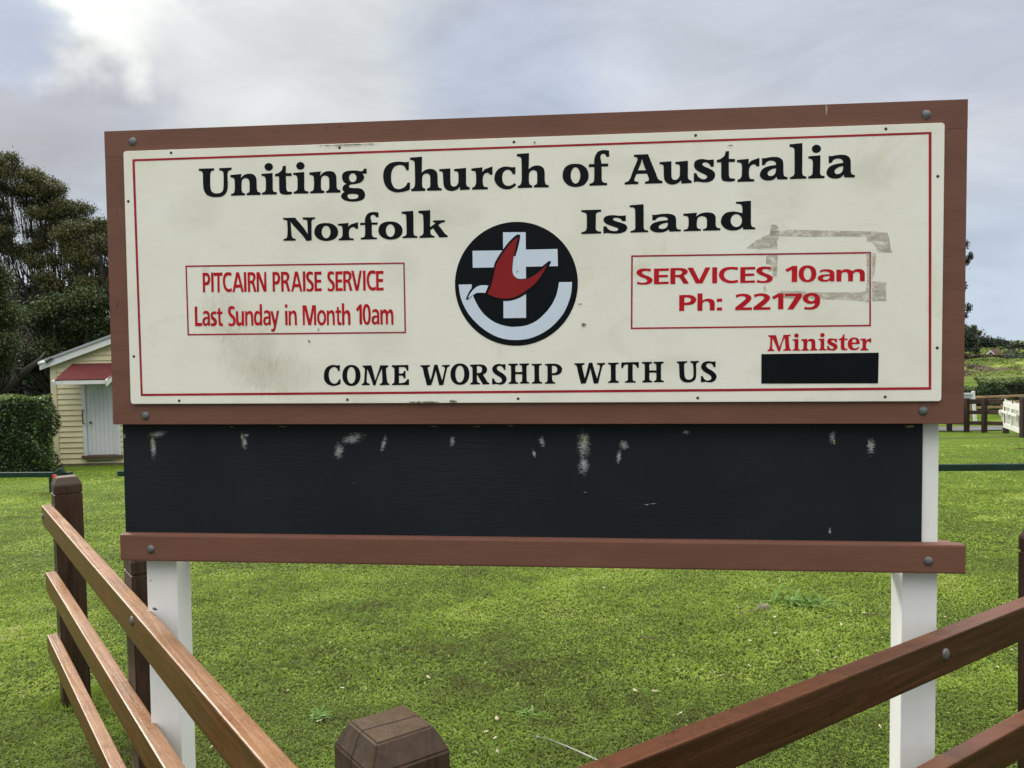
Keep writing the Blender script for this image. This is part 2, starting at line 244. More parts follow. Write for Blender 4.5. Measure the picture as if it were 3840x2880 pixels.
GLYPH={
'tU':'0,1330 466,1329 471,1228 394,1201~ 352,1102~ 342,947~ 337,480~ 366,265~ 439,156~ 539,132~ 639,155~ 711,249~ 736,422~ 744,655~ 746,1043~ 718,1169~ 624,1220 618,1321 994,1333 1000,1224 922,1197~ 879,1114~ 867,998~ 872,649~ 865,377~ 814,147~ 699,-11~ 523,-46~ 349,-18~ 213,97~ 141,295~ 120,569~ 119,958~ 114,1114~ 81,1201~ 1,1228',
'tn':'0,983 376,1016 347,816 466,966~ 633,1020~ 785,967~ 860,821~ 875,607~ 874,336~ 886,220~ 923,141~ 1000,110 995,-2 530,2 532,95 590,116~ 631,200~ 636,347~ 635,618~ 601,755~ 505,817~ 413,763~ 377,629~ 366,319~ 376,203~ 410,123~ 477,101 475,-3 11,0 12,90 91,117~ 132,232~ 144,484~ 135,756~ 98,835~ 1,878',
'ti':'0,986 739,1015 736,583~ 726,275~ 762,158~ 844,118~ 1000,103 991,-1 2,7 5,104 145,124~ 249,207~ 271,362~ 276,709~ 224,834~ 131,878~ 2,889|770,1300~ 747,1231~ 684,1174~ 593,1137~ 485,1125~ 379,1141~ 290,1183~ 231,1243~ 212,1313~ 236,1382~ 298,1439~ 390,1476~ 497,1488~ 603,1471~ 693,1430~ 751,1370~',
'tt':'484,1327 669,1334 654,988 999,979 995,845 651,849 661,487~ 664,255~ 716,146~ 825,113~ 1000,109 997,1 746,-28~ 447,-6~ 298,52~ 242,188~ 238,420~ 235,844 0,850 8,965 200,999~ 378,1103~ 440,1186~',
'tg':'896,1077 1000,1080 1000,844 839,846 885,757~ 896,661~ 834,510~ 691,413~ 501,374~ 359,356~ 304,293~ 341,219~ 483,191~ 688,176~ 844,90~ 920,-104~ 896,-275~ 774,-393~ 521,-442~ 300,-427~ 111,-355~ 5,-244~ 0,-129~ 52,-35~ 129,5 61,99~ 56,233~ 121,346~ 217,396 92,500~ 41,693~ 66,864~ 178,975~ 384,1009~ 605,1004~ 762,960~ 841,980~ 883,1031~|603,668~ 591,590~ 559,524~ 511,481~ 455,467~ 400,485~ 353,532~ 323,600~ 313,679~ 325,758~ 358,823~ 406,866~ 461,880~ 517,862~ 563,816~ 593,747~|257,-107~ 352,-80~ 526,-86~ 636,-121~ 663,-210~ 602,-292~ 459,-321~ 317,-301~ 246,-214~',
'tC':'970,1336 962,935 874,934 827,1073~ 738,1169~ 592,1195~ 429,1121~ 329,932~ 296,651~ 316,369~ 401,164~ 513,87~ 627,83~ 774,150~ 856,247~ 900,367 1000,371 990,41 820,-33~ 593,-73~ 398,-50~ 204,70~ 61,298~ 0,622~ 27,944~ 138,1181~ 318,1315~ 578,1352~ 837,1317~',
'th':'0,1518 386,1544 373,815 481,923~ 622,972~ 762,930~ 850,806~ 874,624~ 874,344~ 889,163~ 927,81~ 1000,54 999,-46 528,-34 531,66 599,103~ 631,174~ 636,394~ 632,635~ 591,729~ 513,761~ 437,724~ 388,614~ 377,406~ 381,205~ 408,103~ 478,64 474,-40 20,-37 21,59 87,97~ 136,215~ 150,456~ 146,1219~ 125,1340~ 78,1390~ 2,1410',
'tu':'0,942 371,965 368,726~ 370,326~ 392,185~ 464,122~ 551,150~ 618,275~ 632,475~ 628,714~ 594,804~ 491,832 492,928 884,963 883,464~ 883,244~ 911,123~ 1000,63 996,-40 679,-51 672,105 578,-23~ 404,-84~ 246,-22~ 154,134~ 131,376~ 122,716~ 94,818~ 5,846',
'tr':'0,927 531,966 512,740 632,867~ 775,923~ 1000,991 996,613 874,609 834,678~ 732,709~ 609,645~ 546,500~ 536,320~ 551,161~ 611,71~ 774,50 768,-53 29,-52 30,56 133,85~ 208,203~ 223,410~ 214,689~ 170,790~ 7,827',
'tc':'964,930 960,605 832,605 780,717~ 661,809~ 511,797~ 389,670~ 346,453~ 385,253~ 484,122~ 645,78~ 807,121~ 908,205 1000,115 846,-11~ 643,-81~ 402,-58~ 161,80~ 9,304~ 0,563~ 128,817~ 372,949~ 614,961~ 815,923~',
'to':'498,989~ 722,945~ 917,767~ 1000,502~ 971,240~ 829,32~ 604,-59~ 379,-51~ 155,72~ 15,307~ 0,571~ 89,831~ 273,965~|680,454~ 665,314~ 624,196~ 564,119~ 493,93~ 422,124~ 362,205~ 322,326~ 309,468~ 324,608~ 365,726~ 426,803~ 497,829~ 568,798~ 627,716~ 667,595~',
'tf':'994,1535 1000,1257 858,1258 816,1354~ 710,1403~ 604,1361~ 568,1244~ 602,1073~ 619,958 945,955 941,821 622,824 628,549~ 626,287~ 657,155~ 739,94~ 895,76 887,-28 23,-31 27,67 152,97~ 234,167~ 257,330~ 265,592~ 263,818 0,816 1,953 264,952 265,1116~ 309,1311~ 445,1496~ 640,1562~ 800,1564~',
'tA':'247,1312 626,1317 656,1166~ 826,441~ 873,227~ 920,137~ 1000,90 998,-11 536,-13 538,85 607,101~ 641,157~ 639,239~ 594,443 316,448 264,242~ 255,161~ 283,111~ 363,87 361,-17 0,-22 0,79 83,121~ 150,264~ 217,571~ 313,957~ 342,1085~ 333,1167~ 304,1201~ 251,1214|462,1118 424,886~ 351,603 564,598 500,881~',
'ts':'939,991 939,665 797,663 722,788~ 604,856~ 468,860~ 401,791~ 452,712~ 604,637~ 807,543~ 942,442~ 1000,295~ 943,119~ 773,4~ 536,-31~ 333,-9~ 129,16~ 0,-16 0,395 129,398 180,270~ 299,160~ 469,116~ 587,152~ 621,235~ 536,318~ 265,446~ 95,564~ 11,712~ 45,906~ 214,1004~ 435,1017~ 638,978~ 807,973~',
'ta':'65,983 163,963~ 323,998~ 509,1013~ 695,974~ 814,857~ 847,664~ 850,343~ 869,182~ 915,123~ 1000,101 1000,-2 629,5 599,128 485,4~ 299,-31~ 113,17~ 0,166~ 0,327~ 98,500~ 297,605~ 576,649 563,755~ 483,832~ 363,849~ 244,799~ 164,664 66,661|577,507 431,471~ 311,379~ 272,284~ 312,187~ 418,167~ 524,237~ 572,370~',
'tl':'0,1545 753,1583 756,1181~ 756,478~ 762,254~ 822,141~ 1000,98 996,6 39,5 38,94 199,132~ 292,233~ 303,489~ 290,1256~ 255,1360~ 170,1413~ 5,1433',
'tN':'7,1346 389,1344 424,1233~ 622,776~ 761,363 756,1069~ 726,1190~ 614,1234 618,1348 1000,1341 999,1242 926,1215~ 886,1088~ 884,914~ 881,417~ 882,-11 718,-49 591,305~ 311,914~ 235,1132 241,942~ 254,493~ 265,269~ 302,142~ 385,99 379,-5 0,-5 1,95 80,142~ 121,275~ 135,598~ 130,1097~ 105,1197~ 9,1242',
'tk':'0,1570 408,1598 399,609 564,809~ 573,857~ 505,889 506,992 912,1001 912,884 787,840~ 682,721 828,398~ 915,199~ 1000,98 999,5 715,0 532,457~ 503,542 407,437 406,315~ 440,157~ 546,84 546,1 22,-5 23,93 97,130~ 158,275~ 168,667~ 161,1231~ 129,1379~ 2,1448',
'tI':'7,1352 1000,1347 999,1228 841,1204~ 745,1112~ 736,913~ 725,388~ 741,221~ 836,132~ 990,103 986,-1 0,0 1,105 147,139~ 252,250~ 274,450~ 277,928~ 257,1119~ 153,1208~ 11,1246',
'td':'437,1558 871,1598 872,995~ 873,433~ 885,221~ 922,140~ 1000,98 1000,5 651,9 637,141 519,6~ 348,-32~ 177,38~ 49,242~ 0,479~ 42,759~ 152,964~ 323,1025~ 470,1003~ 624,924 623,1149~ 608,1337~ 555,1429~ 440,1454|614,508~ 602,372~ 567,258~ 514,184~ 451,160~ 388,190~ 335,270~ 299,388~ 287,525~ 299,661~ 334,775~ 388,849~ 450,873~ 513,842~ 566,762~ 602,645~',
'te':'1000,495 337,484 393,267~ 541,144~ 730,154~ 868,268 961,180 794,23~ 542,-29~ 269,18~ 57,229~ 0,532~ 73,834~ 282,1016~ 555,1063~ 828,972~ 964,754~|340,622 697,633 683,823~ 556,933~ 410,850~',
'tM':'27,1006 345,1005 381,844~ 498,260 612,711~ 663,1015 968,1014 966,950 914,920~ 883,831~ 905,416~ 931,161~ 958,96~ 1000,63 1000,9 649,8 649,65 707,96~ 743,165~ 744,388~ 722,820 623,519~ 530,-6 446,-20 362,302~ 203,833 198,529~ 199,210~ 226,113~ 293,73 293,6 0,0 2,67 48,101~ 90,212~ 110,500~ 120,787~ 99,883~ 27,942',
'cC':'976,1053 969,742 862,738 806,868~ 660,942~ 469,905~ 329,753~ 288,523~ 347,267~ 492,126~ 669,101~ 819,172~ 899,310 1000,314 994,74 756,4~ 489,-13~ 195,81~ 10,309~ 0,621~ 125,885~ 366,1026~ 603,1057~ 810,1026~',
'cO':'1000,504~ 961,280~ 858,113~ 700,7~ 490,-28~ 282,11~ 128,121~ 30,290~ 0,514~ 39,738~ 143,905~ 302,1011~ 511,1046~ 719,1006~ 873,896~ 970,728~|727,511~ 707,343~ 656,209~ 581,122~ 487,92~ 395,123~ 323,212~ 277,347~ 263,516~ 284,685~ 335,819~ 410,906~ 504,935~ 596,904~ 668,815~ 714,680~',
'cM':'40,1005 356,1009 404,783~ 491,232 622,756~ 675,1003 967,997 966,916 909,884~ 884,775~ 903,345~ 934,129~ 1000,66 999,-1 647,-5 647,62 722,109~ 743,204~ 741,586~ 730,825 566,302~ 495,-12 418,-21 348,306~ 213,834 191,452~ 181,189~ 211,117~ 294,77 293,5 0,0 4,62 69,119~ 98,262~ 115,597~ 124,788~ 102,894~ 45,933',
'cE':'13,1000 969,1008 975,713 882,709 829,834~ 720,892~ 429,900 423,576 577,574~ 671,612~ 706,702 805,701 798,324 699,325 668,421~ 575,465~ 421,471 415,99 596,98~ 773,144~ 901,285 1000,275 995,-11 0,-7 7,55 112,102~ 147,197~ 158,769~ 115,875~ 17,914',
'cW':'0,981 334,984 333,913 269,881~ 255,796~ 337,224 404,556~ 472,991 588,1003 630,741~ 737,208 812,643~ 832,809~ 807,880~ 737,901 738,976 1000,981 999,905 935,868~ 896,737~ 773,-30 632,-46 578,315~ 524,720 467,412~ 369,-28 215,-40 130,465~ 85,799~ 54,885~ 3,914',
'cR':'8,977 478,986~ 749,940~ 885,759~ 833,571~ 669,469 839,193~ 902,98~ 1000,50 994,-16 663,-27 445,339~ 407,434~ 358,454 354,199~ 393,94~ 516,46 515,-16 0,-20 1,46 95,83~ 122,201~ 128,721~ 105,853~ 12,902|363,897 501,896~ 614,809~ 612,658~ 522,565~ 359,553',
'cS':'945,992 941,701 827,692 749,820~ 597,892~ 397,870~ 342,762~ 460,648~ 758,514~ 976,347~ 1000,182~ 851,19~ 583,-41~ 283,-10~ 2,-32 0,270 120,274 205,141~ 384,55~ 619,91~ 674,209~ 555,327~ 224,481~ 39,638~ 28,803~ 198,952~ 465,1001~ 732,975~',
'cH':'0,1002 459,1001 459,927 360,900~ 334,799~ 338,582 655,582 651,795~ 630,897~ 531,926 532,1000 993,1007 997,938 908,902~ 873,792~ 872,191~ 906,98~ 1000,60 1000,0 542,-4 542,61 628,101~ 654,194~ 654,471 338,471 337,197~ 367,95~ 465,57 465,-8 6,-12 6,58 92,98~ 122,200~ 124,802~ 94,904~ 0,933',
'cI':'1,978 990,985 990,920 781,893~ 720,796~ 715,216~ 783,99~ 1000,56 991,-9 9,-13 10,52 210,93~ 263,218~ 259,776~ 217,879~ 0,913',
'cP':'9,967 566,975~ 865,892~ 1000,713~ 917,503~ 670,403~ 414,401 423,204~ 477,86~ 602,34 596,-22 0,-22 1,39 110,80~ 150,207~ 155,769~ 118,872~ 9,901|418,869 593,857~ 706,763~ 710,622~ 617,530~ 415,499',
'cT':'1,992 1000,1004 999,713 903,714 851,816~ 771,877~ 649,892 647,206~ 689,90~ 827,47 826,-13 199,-12 199,48 327,89~ 370,209~ 373,886 214,874~ 134,805~ 96,699 0,700',
'cU':'0,1003 477,1015 477,942 371,906~ 337,801~ 349,409~ 379,210~ 498,108~ 668,138~ 753,289~ 753,588~ 741,809~ 711,901~ 618,940 618,1013 1000,1022 1000,953 911,917~ 881,807~ 881,402~ 851,149~ 711,8~ 498,-35~ 285,18~ 144,204~ 115,504~ 106,790~ 85,901~ 4,939',
'sS':'908,970 879,805 695,850~ 491,853~ 356,785~ 368,693~ 531,596~ 776,501~ 960,374~ 1000,237~ 918,94~ 693,2~ 407,-15~ 30,16 47,189 244,124~ 448,109~ 632,160~ 665,263~ 551,368~ 286,475~ 61,624~ 0,770~ 103,925~ 328,1004~ 614,1008~',
'sE':'7,992 1000,1001 1000,840 338,838 337,586 934,590 934,437 337,438 336,144 985,156 985,7 0,0',
'sR':'1,1004 356,1013~ 675,995~ 870,905~ 930,780~ 887,637~ 710,525 852,288~ 1000,9 710,2 550,322~ 444,414~ 267,430 263,-3 0,-3|267,854 462,855~ 611,807~ 629,683~ 515,590~ 267,566',
'sV':'0,1015 236,1017 512,234 782,1017 1000,1020 654,13 370,7',
'sI':'0,1014 1000,1017 977,12 2,4',
'sC':'999,987 985,820 754,861~ 517,849~ 313,722~ 262,518~ 330,312~ 501,194~ 704,162~ 993,206 1000,42 722,-2~ 416,32~ 143,193~ 0,482~ 58,768~ 279,969~ 585,1024~ 822,1015~',
's1':'628,1024 1000,1019 999,15 550,20 564,787 201,648 0,794',
's0':'1000,512~ 967,290~ 870,130~ 716,29~ 503,-3~ 290,36~ 135,142~ 35,305~ 0,529~ 33,751~ 131,911~ 285,1011~ 498,1043~ 711,1003~ 866,898~ 965,734~|713,502~ 699,350~ 656,234~ 589,159~ 502,134~ 415,162~ 348,239~ 304,357~ 288,509~ 302,661~ 345,777~ 412,852~ 499,877~ 586,849~ 653,772~ 697,654~',
'sa':'124,716 328,770~ 576,780~ 825,734~ 963,617~ 997,460~ 999,232~ 1000,19 741,17 724,80 581,25~ 388,8~ 139,51~ 0,191~ 41,347~ 220,438~ 468,463~ 724,465 702,556~ 605,617~ 439,646~ 301,634~ 130,579|725,351 496,348~ 345,305~ 298,229~ 346,151~ 470,126~ 635,167~ 712,265~',
'sm':'0,749 168,744 171,653 249,742~ 347,770~ 460,744~ 574,642 655,731~ 769,767~ 898,732~ 972,625~ 1000,474~ 999,0 834,4 829,408~ 802,536~ 721,590~ 632,541~ 592,414~ 590,10 418,9 416,390~ 388,542~ 307,592~ 217,546~ 182,425~ 181,9 8,8',
'sP':'10,1000 413,1010~ 791,969~ 992,793~ 1000,617~ 832,429~ 538,368~ 303,367 303,0 0,0|312,844 518,850~ 673,776~ 698,666~ 602,557~ 434,524~ 312,526',
'sh':'8,1091 293,1086 293,641 431,718~ 655,750~ 898,680~ 1000,488~ 1000,4 720,4 716,361~ 655,529~ 492,594~ 350,530~ 293,368~ 293,-3 0,-3',
's:':'0,742 1000,741 987,548 14,548|14,187 989,191 989,-3 15,-3',
's2':'28,961 270,1018~ 520,1031~ 790,974~ 965,805~ 936,630~ 729,392~ 450,163 1000,164 996,-3 0,-1 0,170 312,420~ 583,657~ 624,780~ 520,860~ 312,868~ 62,784',
's7':'0,991 999,991 1000,821~ 898,605~ 500,0 149,-4 649,827 5,825',
's9':'482,999~ 764,960~ 946,783~ 1000,521~ 949,238~ 769,54~ 488,-29~ 84,-10 95,152 326,117~ 527,136~ 672,234~ 695,373 486,329~ 244,367~ 49,514~ 0,689~ 80,871~ 281,981~|693,665~ 678,598~ 635,543~ 570,506~ 493,494~ 416,509~ 350,547~ 306,605~ 291,672~ 306,738~ 349,794~ 414,830~ 491,842~ 568,828~ 634,789~ 678,732~',
'sT':'0,1004 1000,1016 991,847 651,844 618,-4 378,-8 391,841 1,843',
'sA':'362,1012 619,1015 1000,1 796,-4 702,226 279,217 185,-5 0,-6|502,789 351,377 662,382',
'sN':'0,1010 299,1015 761,306 794,1016 1000,1019 989,5 700,0 229,704 228,2 2,-1',
'sL':'0,1000 361,1004 347,171 1000,169 987,2 10,0',
'ss':'919,739 907,592 646,615~ 446,594~ 362,538~ 475,471~ 786,384~ 1000,273~ 963,114~ 676,12~ 317,-7~ 0,13 35,153 249,136~ 473,152~ 550,213~ 420,275~ 110,381~ 25,509~ 92,649~ 338,729~ 657,748~',
'st':'268,885 606,921 607,737 993,736 981,601 612,603 623,333~ 653,191~ 774,141~ 1000,131 980,-6 594,-10~ 347,52~ 277,211~ 269,603 0,604 11,727 254,731',
'su':'0,737 282,736 286,398~ 324,202~ 474,153~ 630,189~ 698,299~ 712,739 1000,743 987,5 723,1 697,79 527,11~ 342,-10~ 130,44~ 17,204~',
'sn':'13,737 240,741 285,663 442,735~ 639,754~ 869,697~ 970,538~ 1000,6 736,2 716,393~ 665,556~ 545,608~ 371,570~ 273,463~ 258,3 0,-1',
'sd':'719,1083 1000,1087 994,14 748,8 710,71 572,18~ 366,4~ 136,73~ 0,269~ 14,513~ 170,695~ 408,755~ 583,735~ 707,657|529,614~ 700,535~ 739,388~ 702,242~ 521,145~ 319,207~ 258,378~ 338,548~',
'sy':'0,734 261,738 526,260 745,746 1000,749 580,-106~ 472,-252~ 319,-310~ 53,-304 60,-165 215,-173~ 312,-134~ 361,-32',
'si':'0,741 982,745 950,11 32,7|19,1064 1000,1063 990,898 30,894',
'sM':'0,1004 286,1007 521,293 726,1007 1000,1009 999,7 841,3 828,764 622,9 402,5 168,756 152,11 6,7',
'so':'1000,371~ 957,216~ 847,93~ 685,13~ 483,-15~ 284,14~ 128,96~ 29,219~ 0,375~ 43,530~ 153,653~ 316,733~ 517,760~ 716,731~ 872,650~ 971,526~|761,372~ 737,277~ 677,198~ 590,144~ 489,126~ 390,145~ 308,199~ 255,279~ 239,374~ 263,468~ 324,548~ 411,601~ 511,620~ 610,600~ 692,547~ 745,466~',
}
ROWS=[
('t', 'title', 'k', -863.2, 243.9, 0.00063, 63.51, [('U', -965, -861), ('n', -866, -772), ('i', -768, -721), ('t', -726, -674), ('i', -669, -623), ('n', -619, -524), ('g', -522, -443), ('C', -393, -312), ('h', -311, -217), ('u', -224, -133), ('r', -128, -65), ('c', -59, 5), ('h', 7, 100), ('o', 141, 216), ('f', 217, 276), ('A', 320, 428), ('u', 420, 511), ('s', 517, 577), ('t', 582, 633), ('r', 638, 701), ('a', 703, 779), ('l', 784, 831), ('i', 836, 881), ('a', 887, 964)]),
('t', 'norf', 'k', -703.9, 104.6, -0.00209, 50.8, [('N', -704, -604), ('o', -607, -534), ('r', -534, -472), ('f', -466, -409), ('o', -410, -337), ('l', -339, -292), ('k', -288, -201)]),
('t', 'isl', 'k', 194.0, 104.0, 0.00342, 51.17, [('I', 194, 252), ('s', 258, 327), ('l', 334, 387), ('a', 393, 480), ('n', 487, 592), ('d', 593, 690)]),
('c', 'come', 'k', -470.0, -334.3, 0.00484, 59.31, [('C', -586, -535), ('O', -529, -473), ('M', -470, -384), ('E', -377, -324), ('W', -289, -200), ('O', -198, -141), ('R', -139, -81), ('S', -73, -30), ('H', -24, 38), ('I', 45, 76), ('P', 84, 135), ('W', 171, 261), ('I', 269, 301), ('T', 308, 359), ('H', 368, 431), ('U', 468, 531), ('S', 537, 581)]),
('t', 'mincap', 'r', 725.1, -242.8, 0.00587, 45.47, [('M', 725, 792)]),
('t', 'min', 'r', 725.1, -242.8, 0.00587, 33.34, [('i', 795, 817), ('n', 819, 864), ('i', 867, 889), ('s', 891, 920), ('t', 923, 947), ('e', 948, 981), ('r', 982, 1012)]),
('s', 'P', 'r', -961.2, -46.8, -0.00672, 59.13, [('P', -962, -938), ('I', -935, -927), ('T', -926, -898), ('C', -898, -870), ('A', -868, -832), ('I', -831, -823), ('R', -819, -792), ('N', -791, -760), ('P', -741, -717), ('R', -714, -686), ('A', -683, -648), ('I', -646, -638), ('S', -636, -612), ('E', -610, -588), ('S', -570, -547), ('E', -545, -523), ('R', -521, -493), ('V', -496, -463), ('I', -460, -452), ('C', -449, -421), ('E', -420, -397)]),
('s', 'L', 'r', -988.3, -149.8, -0.00474, 60.09, [('L', -990, -967), ('a', -966, -942), ('s', -940, -920), ('t', -920, -901), ('S', -884, -860), ('u', -859, -833), ('n', -830, -804), ('d', -802, -776), ('a', -773, -749), ('y', -750, -722), ('i', -704, -696), ('n', -693, -667), ('M', -649, -607), ('o', -604, -576), ('n', -574, -549), ('t', -547, -529), ('h', -527, -501), ('1', -483, -465), ('0', -463, -438), ('a', -436, -412), ('m', -409, -369)]),
('s', 'S', 'r', 403.0, -45.7, -0.00277, 45.5, [('S', 353, 399), ('E', 403, 446), ('R', 450, 503), ('V', 499, 564), ('I', 569, 583), ('C', 588, 642), ('E', 648, 690), ('S', 693, 739), ('1', 773, 807), ('0', 811, 860), ('a', 864, 910), ('m', 915, 993)]),
('s', 'N', 'r', 475.0, -124.0, 5e-05, 45.65, [('P', 475, 523), ('h', 527, 576), (':', 582, 597), ('2', 634, 681), ('2', 685, 733), ('1', 736, 769), ('7', 773, 820), ('9', 823, 871)]),
]
EMBLEM={'cross': [(-36, 114, 0), (31, 113, 0), (31, 62, 0), (124, 62, 0), (125, 12, 0), (31, 12, 0), (30, -138, 0), (-37, -138, 0), (-36, 12, 0), (-127, 12, 0), (-127, 62, 0), (-36, 61, 0)], 'bowl': [(-170, -37, 0), (-130, -37, 0), (-131, -53, 1), (-122, -83, 1), (-99, -121, 1), (-65, -149, 1), (-27, -162, 1), (1, -164, 1), (35, -159, 1), (68, -142, 1), (101, -108, 1), (120, -72, 1), (128, -35, 0), (166, -35, 0), (161, -77, 1), (139, -128, 1), (99, -170, 1), (49, -196, 1), (-1, -203, 1), (-51, -195, 1), (-99, -168, 1), (-140, -126, 1), (-163, -79, 1)], 'outline': [(8, 108, 0), (10, 105, 0), (15, 108, 0), (14, 95, 1), (8, 69, 1), (0, 43, 0), (-5, 44, 0), (-8, 20, 1), (-9, -1, 1), (-4, -14, 1), (6, -22, 1), (22, -23, 1), (41, -19, 1), (60, -2, 1), (81, 14, 1), (98, 27, 0), (105, 27, 0), (104, 22, 0), (94, 4, 1), (76, -24, 1), (57, -47, 1), (31, -67, 1), (12, -78, 1), (-12, -86, 1), (-36, -87, 1), (-60, -83, 1), (-88, -66, 1), (-103, -64, 1), (-122, -66, 1), (-131, -73, 0), (-144, -83, 0), (-149, -80, 0), (-140, -61, 1), (-129, -46, 1), (-114, -37, 1), (-98, -34, 1), (-81, -36, 0), (-72, -26, 1), (-66, 5, 1), (-59, 29, 1), (-39, 60, 1), (-20, 84, 1), (-5, 99, 1)], 'wings': [(9, 99, 0), (5, 83, 1), (-1, 58, 1), (-5, 44, 1), (-9, 20, 1), (-10, -1, 1), (-4, -15, 1), (5, -24, 1), (22, -25, 1), (41, -21, 1), (67, -6, 1), (94, 17, 0), (79, -10, 1), (60, -35, 1), (41, -51, 1), (14, -69, 1), (-12, -79, 1), (-36, -80, 1), (-60, -76, 1), (-84, -66, 0), (-74, -45, 1), (-66, -19, 1), (-61, 7, 1), (-53, 27, 1), (-39, 49, 1), (-20, 75, 1), (-3, 91, 1)], 'head': [(-81, -41, 0), (-90, -63, 0), (-103, -62, 1), (-117, -63, 1), (-127, -69, 1), (-142, -79, 0), (-140, -73, 1), (-135, -63, 1), (-122, -49, 1), (-110, -42, 1), (-98, -40, 1)], 'disc': (1, -38, 182)}
TAPE=[[(760, 101), (780, 103), (872, 99), (951, 95), (1020, 92), (1038, 89), (1024, 78), (1011, 73), (991, 77), (932, 80), (832, 81), (756, 85), (731, 91), (732, 100)], [(735, 119), (751, 117), (755, 102), (756, 84), (750, 72), (753, 47), (726, 48), (666, 51), (667, 55), (693, 75), (718, 87), (730, 91), (732, 105)], [(1038, 89), (1054, 88), (1060, 67), (1062, 47), (1068, 31), (1027, 33), (1023, 49), (1011, 62), (999, 62), (997, 76), (1024, 78)], [(721, 32), (753, 33), (752, -2), (750, -31), (738, -33), (738, -8), (732, 4), (720, 7)], [(997, 32), (1024, 31), (1021, -12), (1016, -46), (1013, -40), (1013, 29), (1008, 29), (1010, -109), (1004, -109), (996, -76), (1000, -40)], [(1013, -48), (1052, -50), (1052, -105), (1014, -104)], [(738, -74), (765, -70), (819, -72), (841, -75), (873, -77), (933, -77), (980, -78), (996, -75), (1004, -107), (981, -103), (933, -99), (873, -96), (819, -94), (773, -92)], [(716, -52), (723, -73), (713, -71)], [(718, -2), (746, -1), (750, -12), (728, -14)]]
# M={'frame_outer': [(-1269, 453), (1261, 450), (1270, -451), (-1261, -453)], 'panel': [(-1208, 389), (1202, 389), (1208, -386), (-1204, -392)], 'redline_outer': [(-1177, 363), (1169, 365), (1177, -356), (-1172, -364)], 'redline_inner': [(-1170, 357), (1162, 359), (1170, -347), (-1166, -358)], 'boxL': [(-1016, 36), (-332, 32), (-331, -179), (-1015, -178)], 'boxR': [(338, 39), (1010, 35), (1011, -175), (336, -175)], 'plaque': [(708, -251), (1033, -250), (1032, -337), (708, -336)], 'chalk': [(-1233, -453), (1152, -451), (1159, -793), (-1237, -797)], 'rail': [(-1257, -797), (1278, -799), (1278, -884), (-1256, -881)], 'bolts': [(-1174, 417), (1155, 413), (-1158, -425), (1156, -416), (-1154, -844), (1175, -846)], 'screws': [(-1052, 379), (-525, 377), (-1, 376), (522, 377), (1047, 377), (-1194, 236), (1188, 241), (-1191, -241), (1192, -238), (-1048, -379), (-515, -378), (4, -377), (528, -377), (1052, -376)], 'chalkmarks_K1': [(-1122, -480), (-1139, -510), (-1136, -547), (-839, -483), (-846, -520), (-483, -491), (-521, -502), (-542, -538), (-420, -523)], 'chalkmarks_K2': [(-409, -512), (-195, -498), (74, -505), (56, -544), (197, -501), (200, -544), (195, -587), (319, -515), (305, -551)], 'chalkmarks_K3': [(495, -476), (524, -475), (907, -483), (911, -506), (1014, -521), (902, -760)]}
# ================================================================== terrain
def sm(a, b, x):
    t = np.clip((np.asarray(x, float)-a)/(b-a), 0, 1); return t*t*(3-2*t)
HY = [-1e4, 28, 34, 62, 72, 84, 94, 104, 116, 128, 165, 230, 400, 1e4]
HZ = [0, 0, 0.0, -0.10, 0.1, 0.70, 0.45, 0.40, 0.9, 1.3, 1.2, 0.0, -3.0, -3.0]
def gz(x, y):
    """height of the ground, metres"""
    x = np.asarray(x, float); y = np.asarray(y, float)
    yc = np.where(y < 26, y, 26+2.0*(1-np.exp(-(np.maximum(y, 26)-26)/2.0)))
    z = -0.05-0.0565*np.maximum(yc, -30)+0.009*np.clip(x, -25, 25)
    hill = np.interp(y, HY, HZ)
    far = sm(60, 75, y)
    z = z+hill+far*(0.18*np.sin(x*0.13+1.0)*np.sin(y*0.11+0.4)+0.12*np.sin(x*0.41+y*0.23))*sm(400, 200, y)*1.0
    z = z+(0.26*np.sin(x*1.55+0.6+y*0.15)+0.16*np.sin(x*3.3-y*0.4))*sm(69, 78, y)*sm(104, 94, y)
    z = z+0.012*np.sin(x*1.7+0.5)*np.sin(y*1.3)+0.006*np.sin(x*4.1)*np.sin(y*3.7+1)
    return z
def gzf(x, y): return float(gz(x, y))
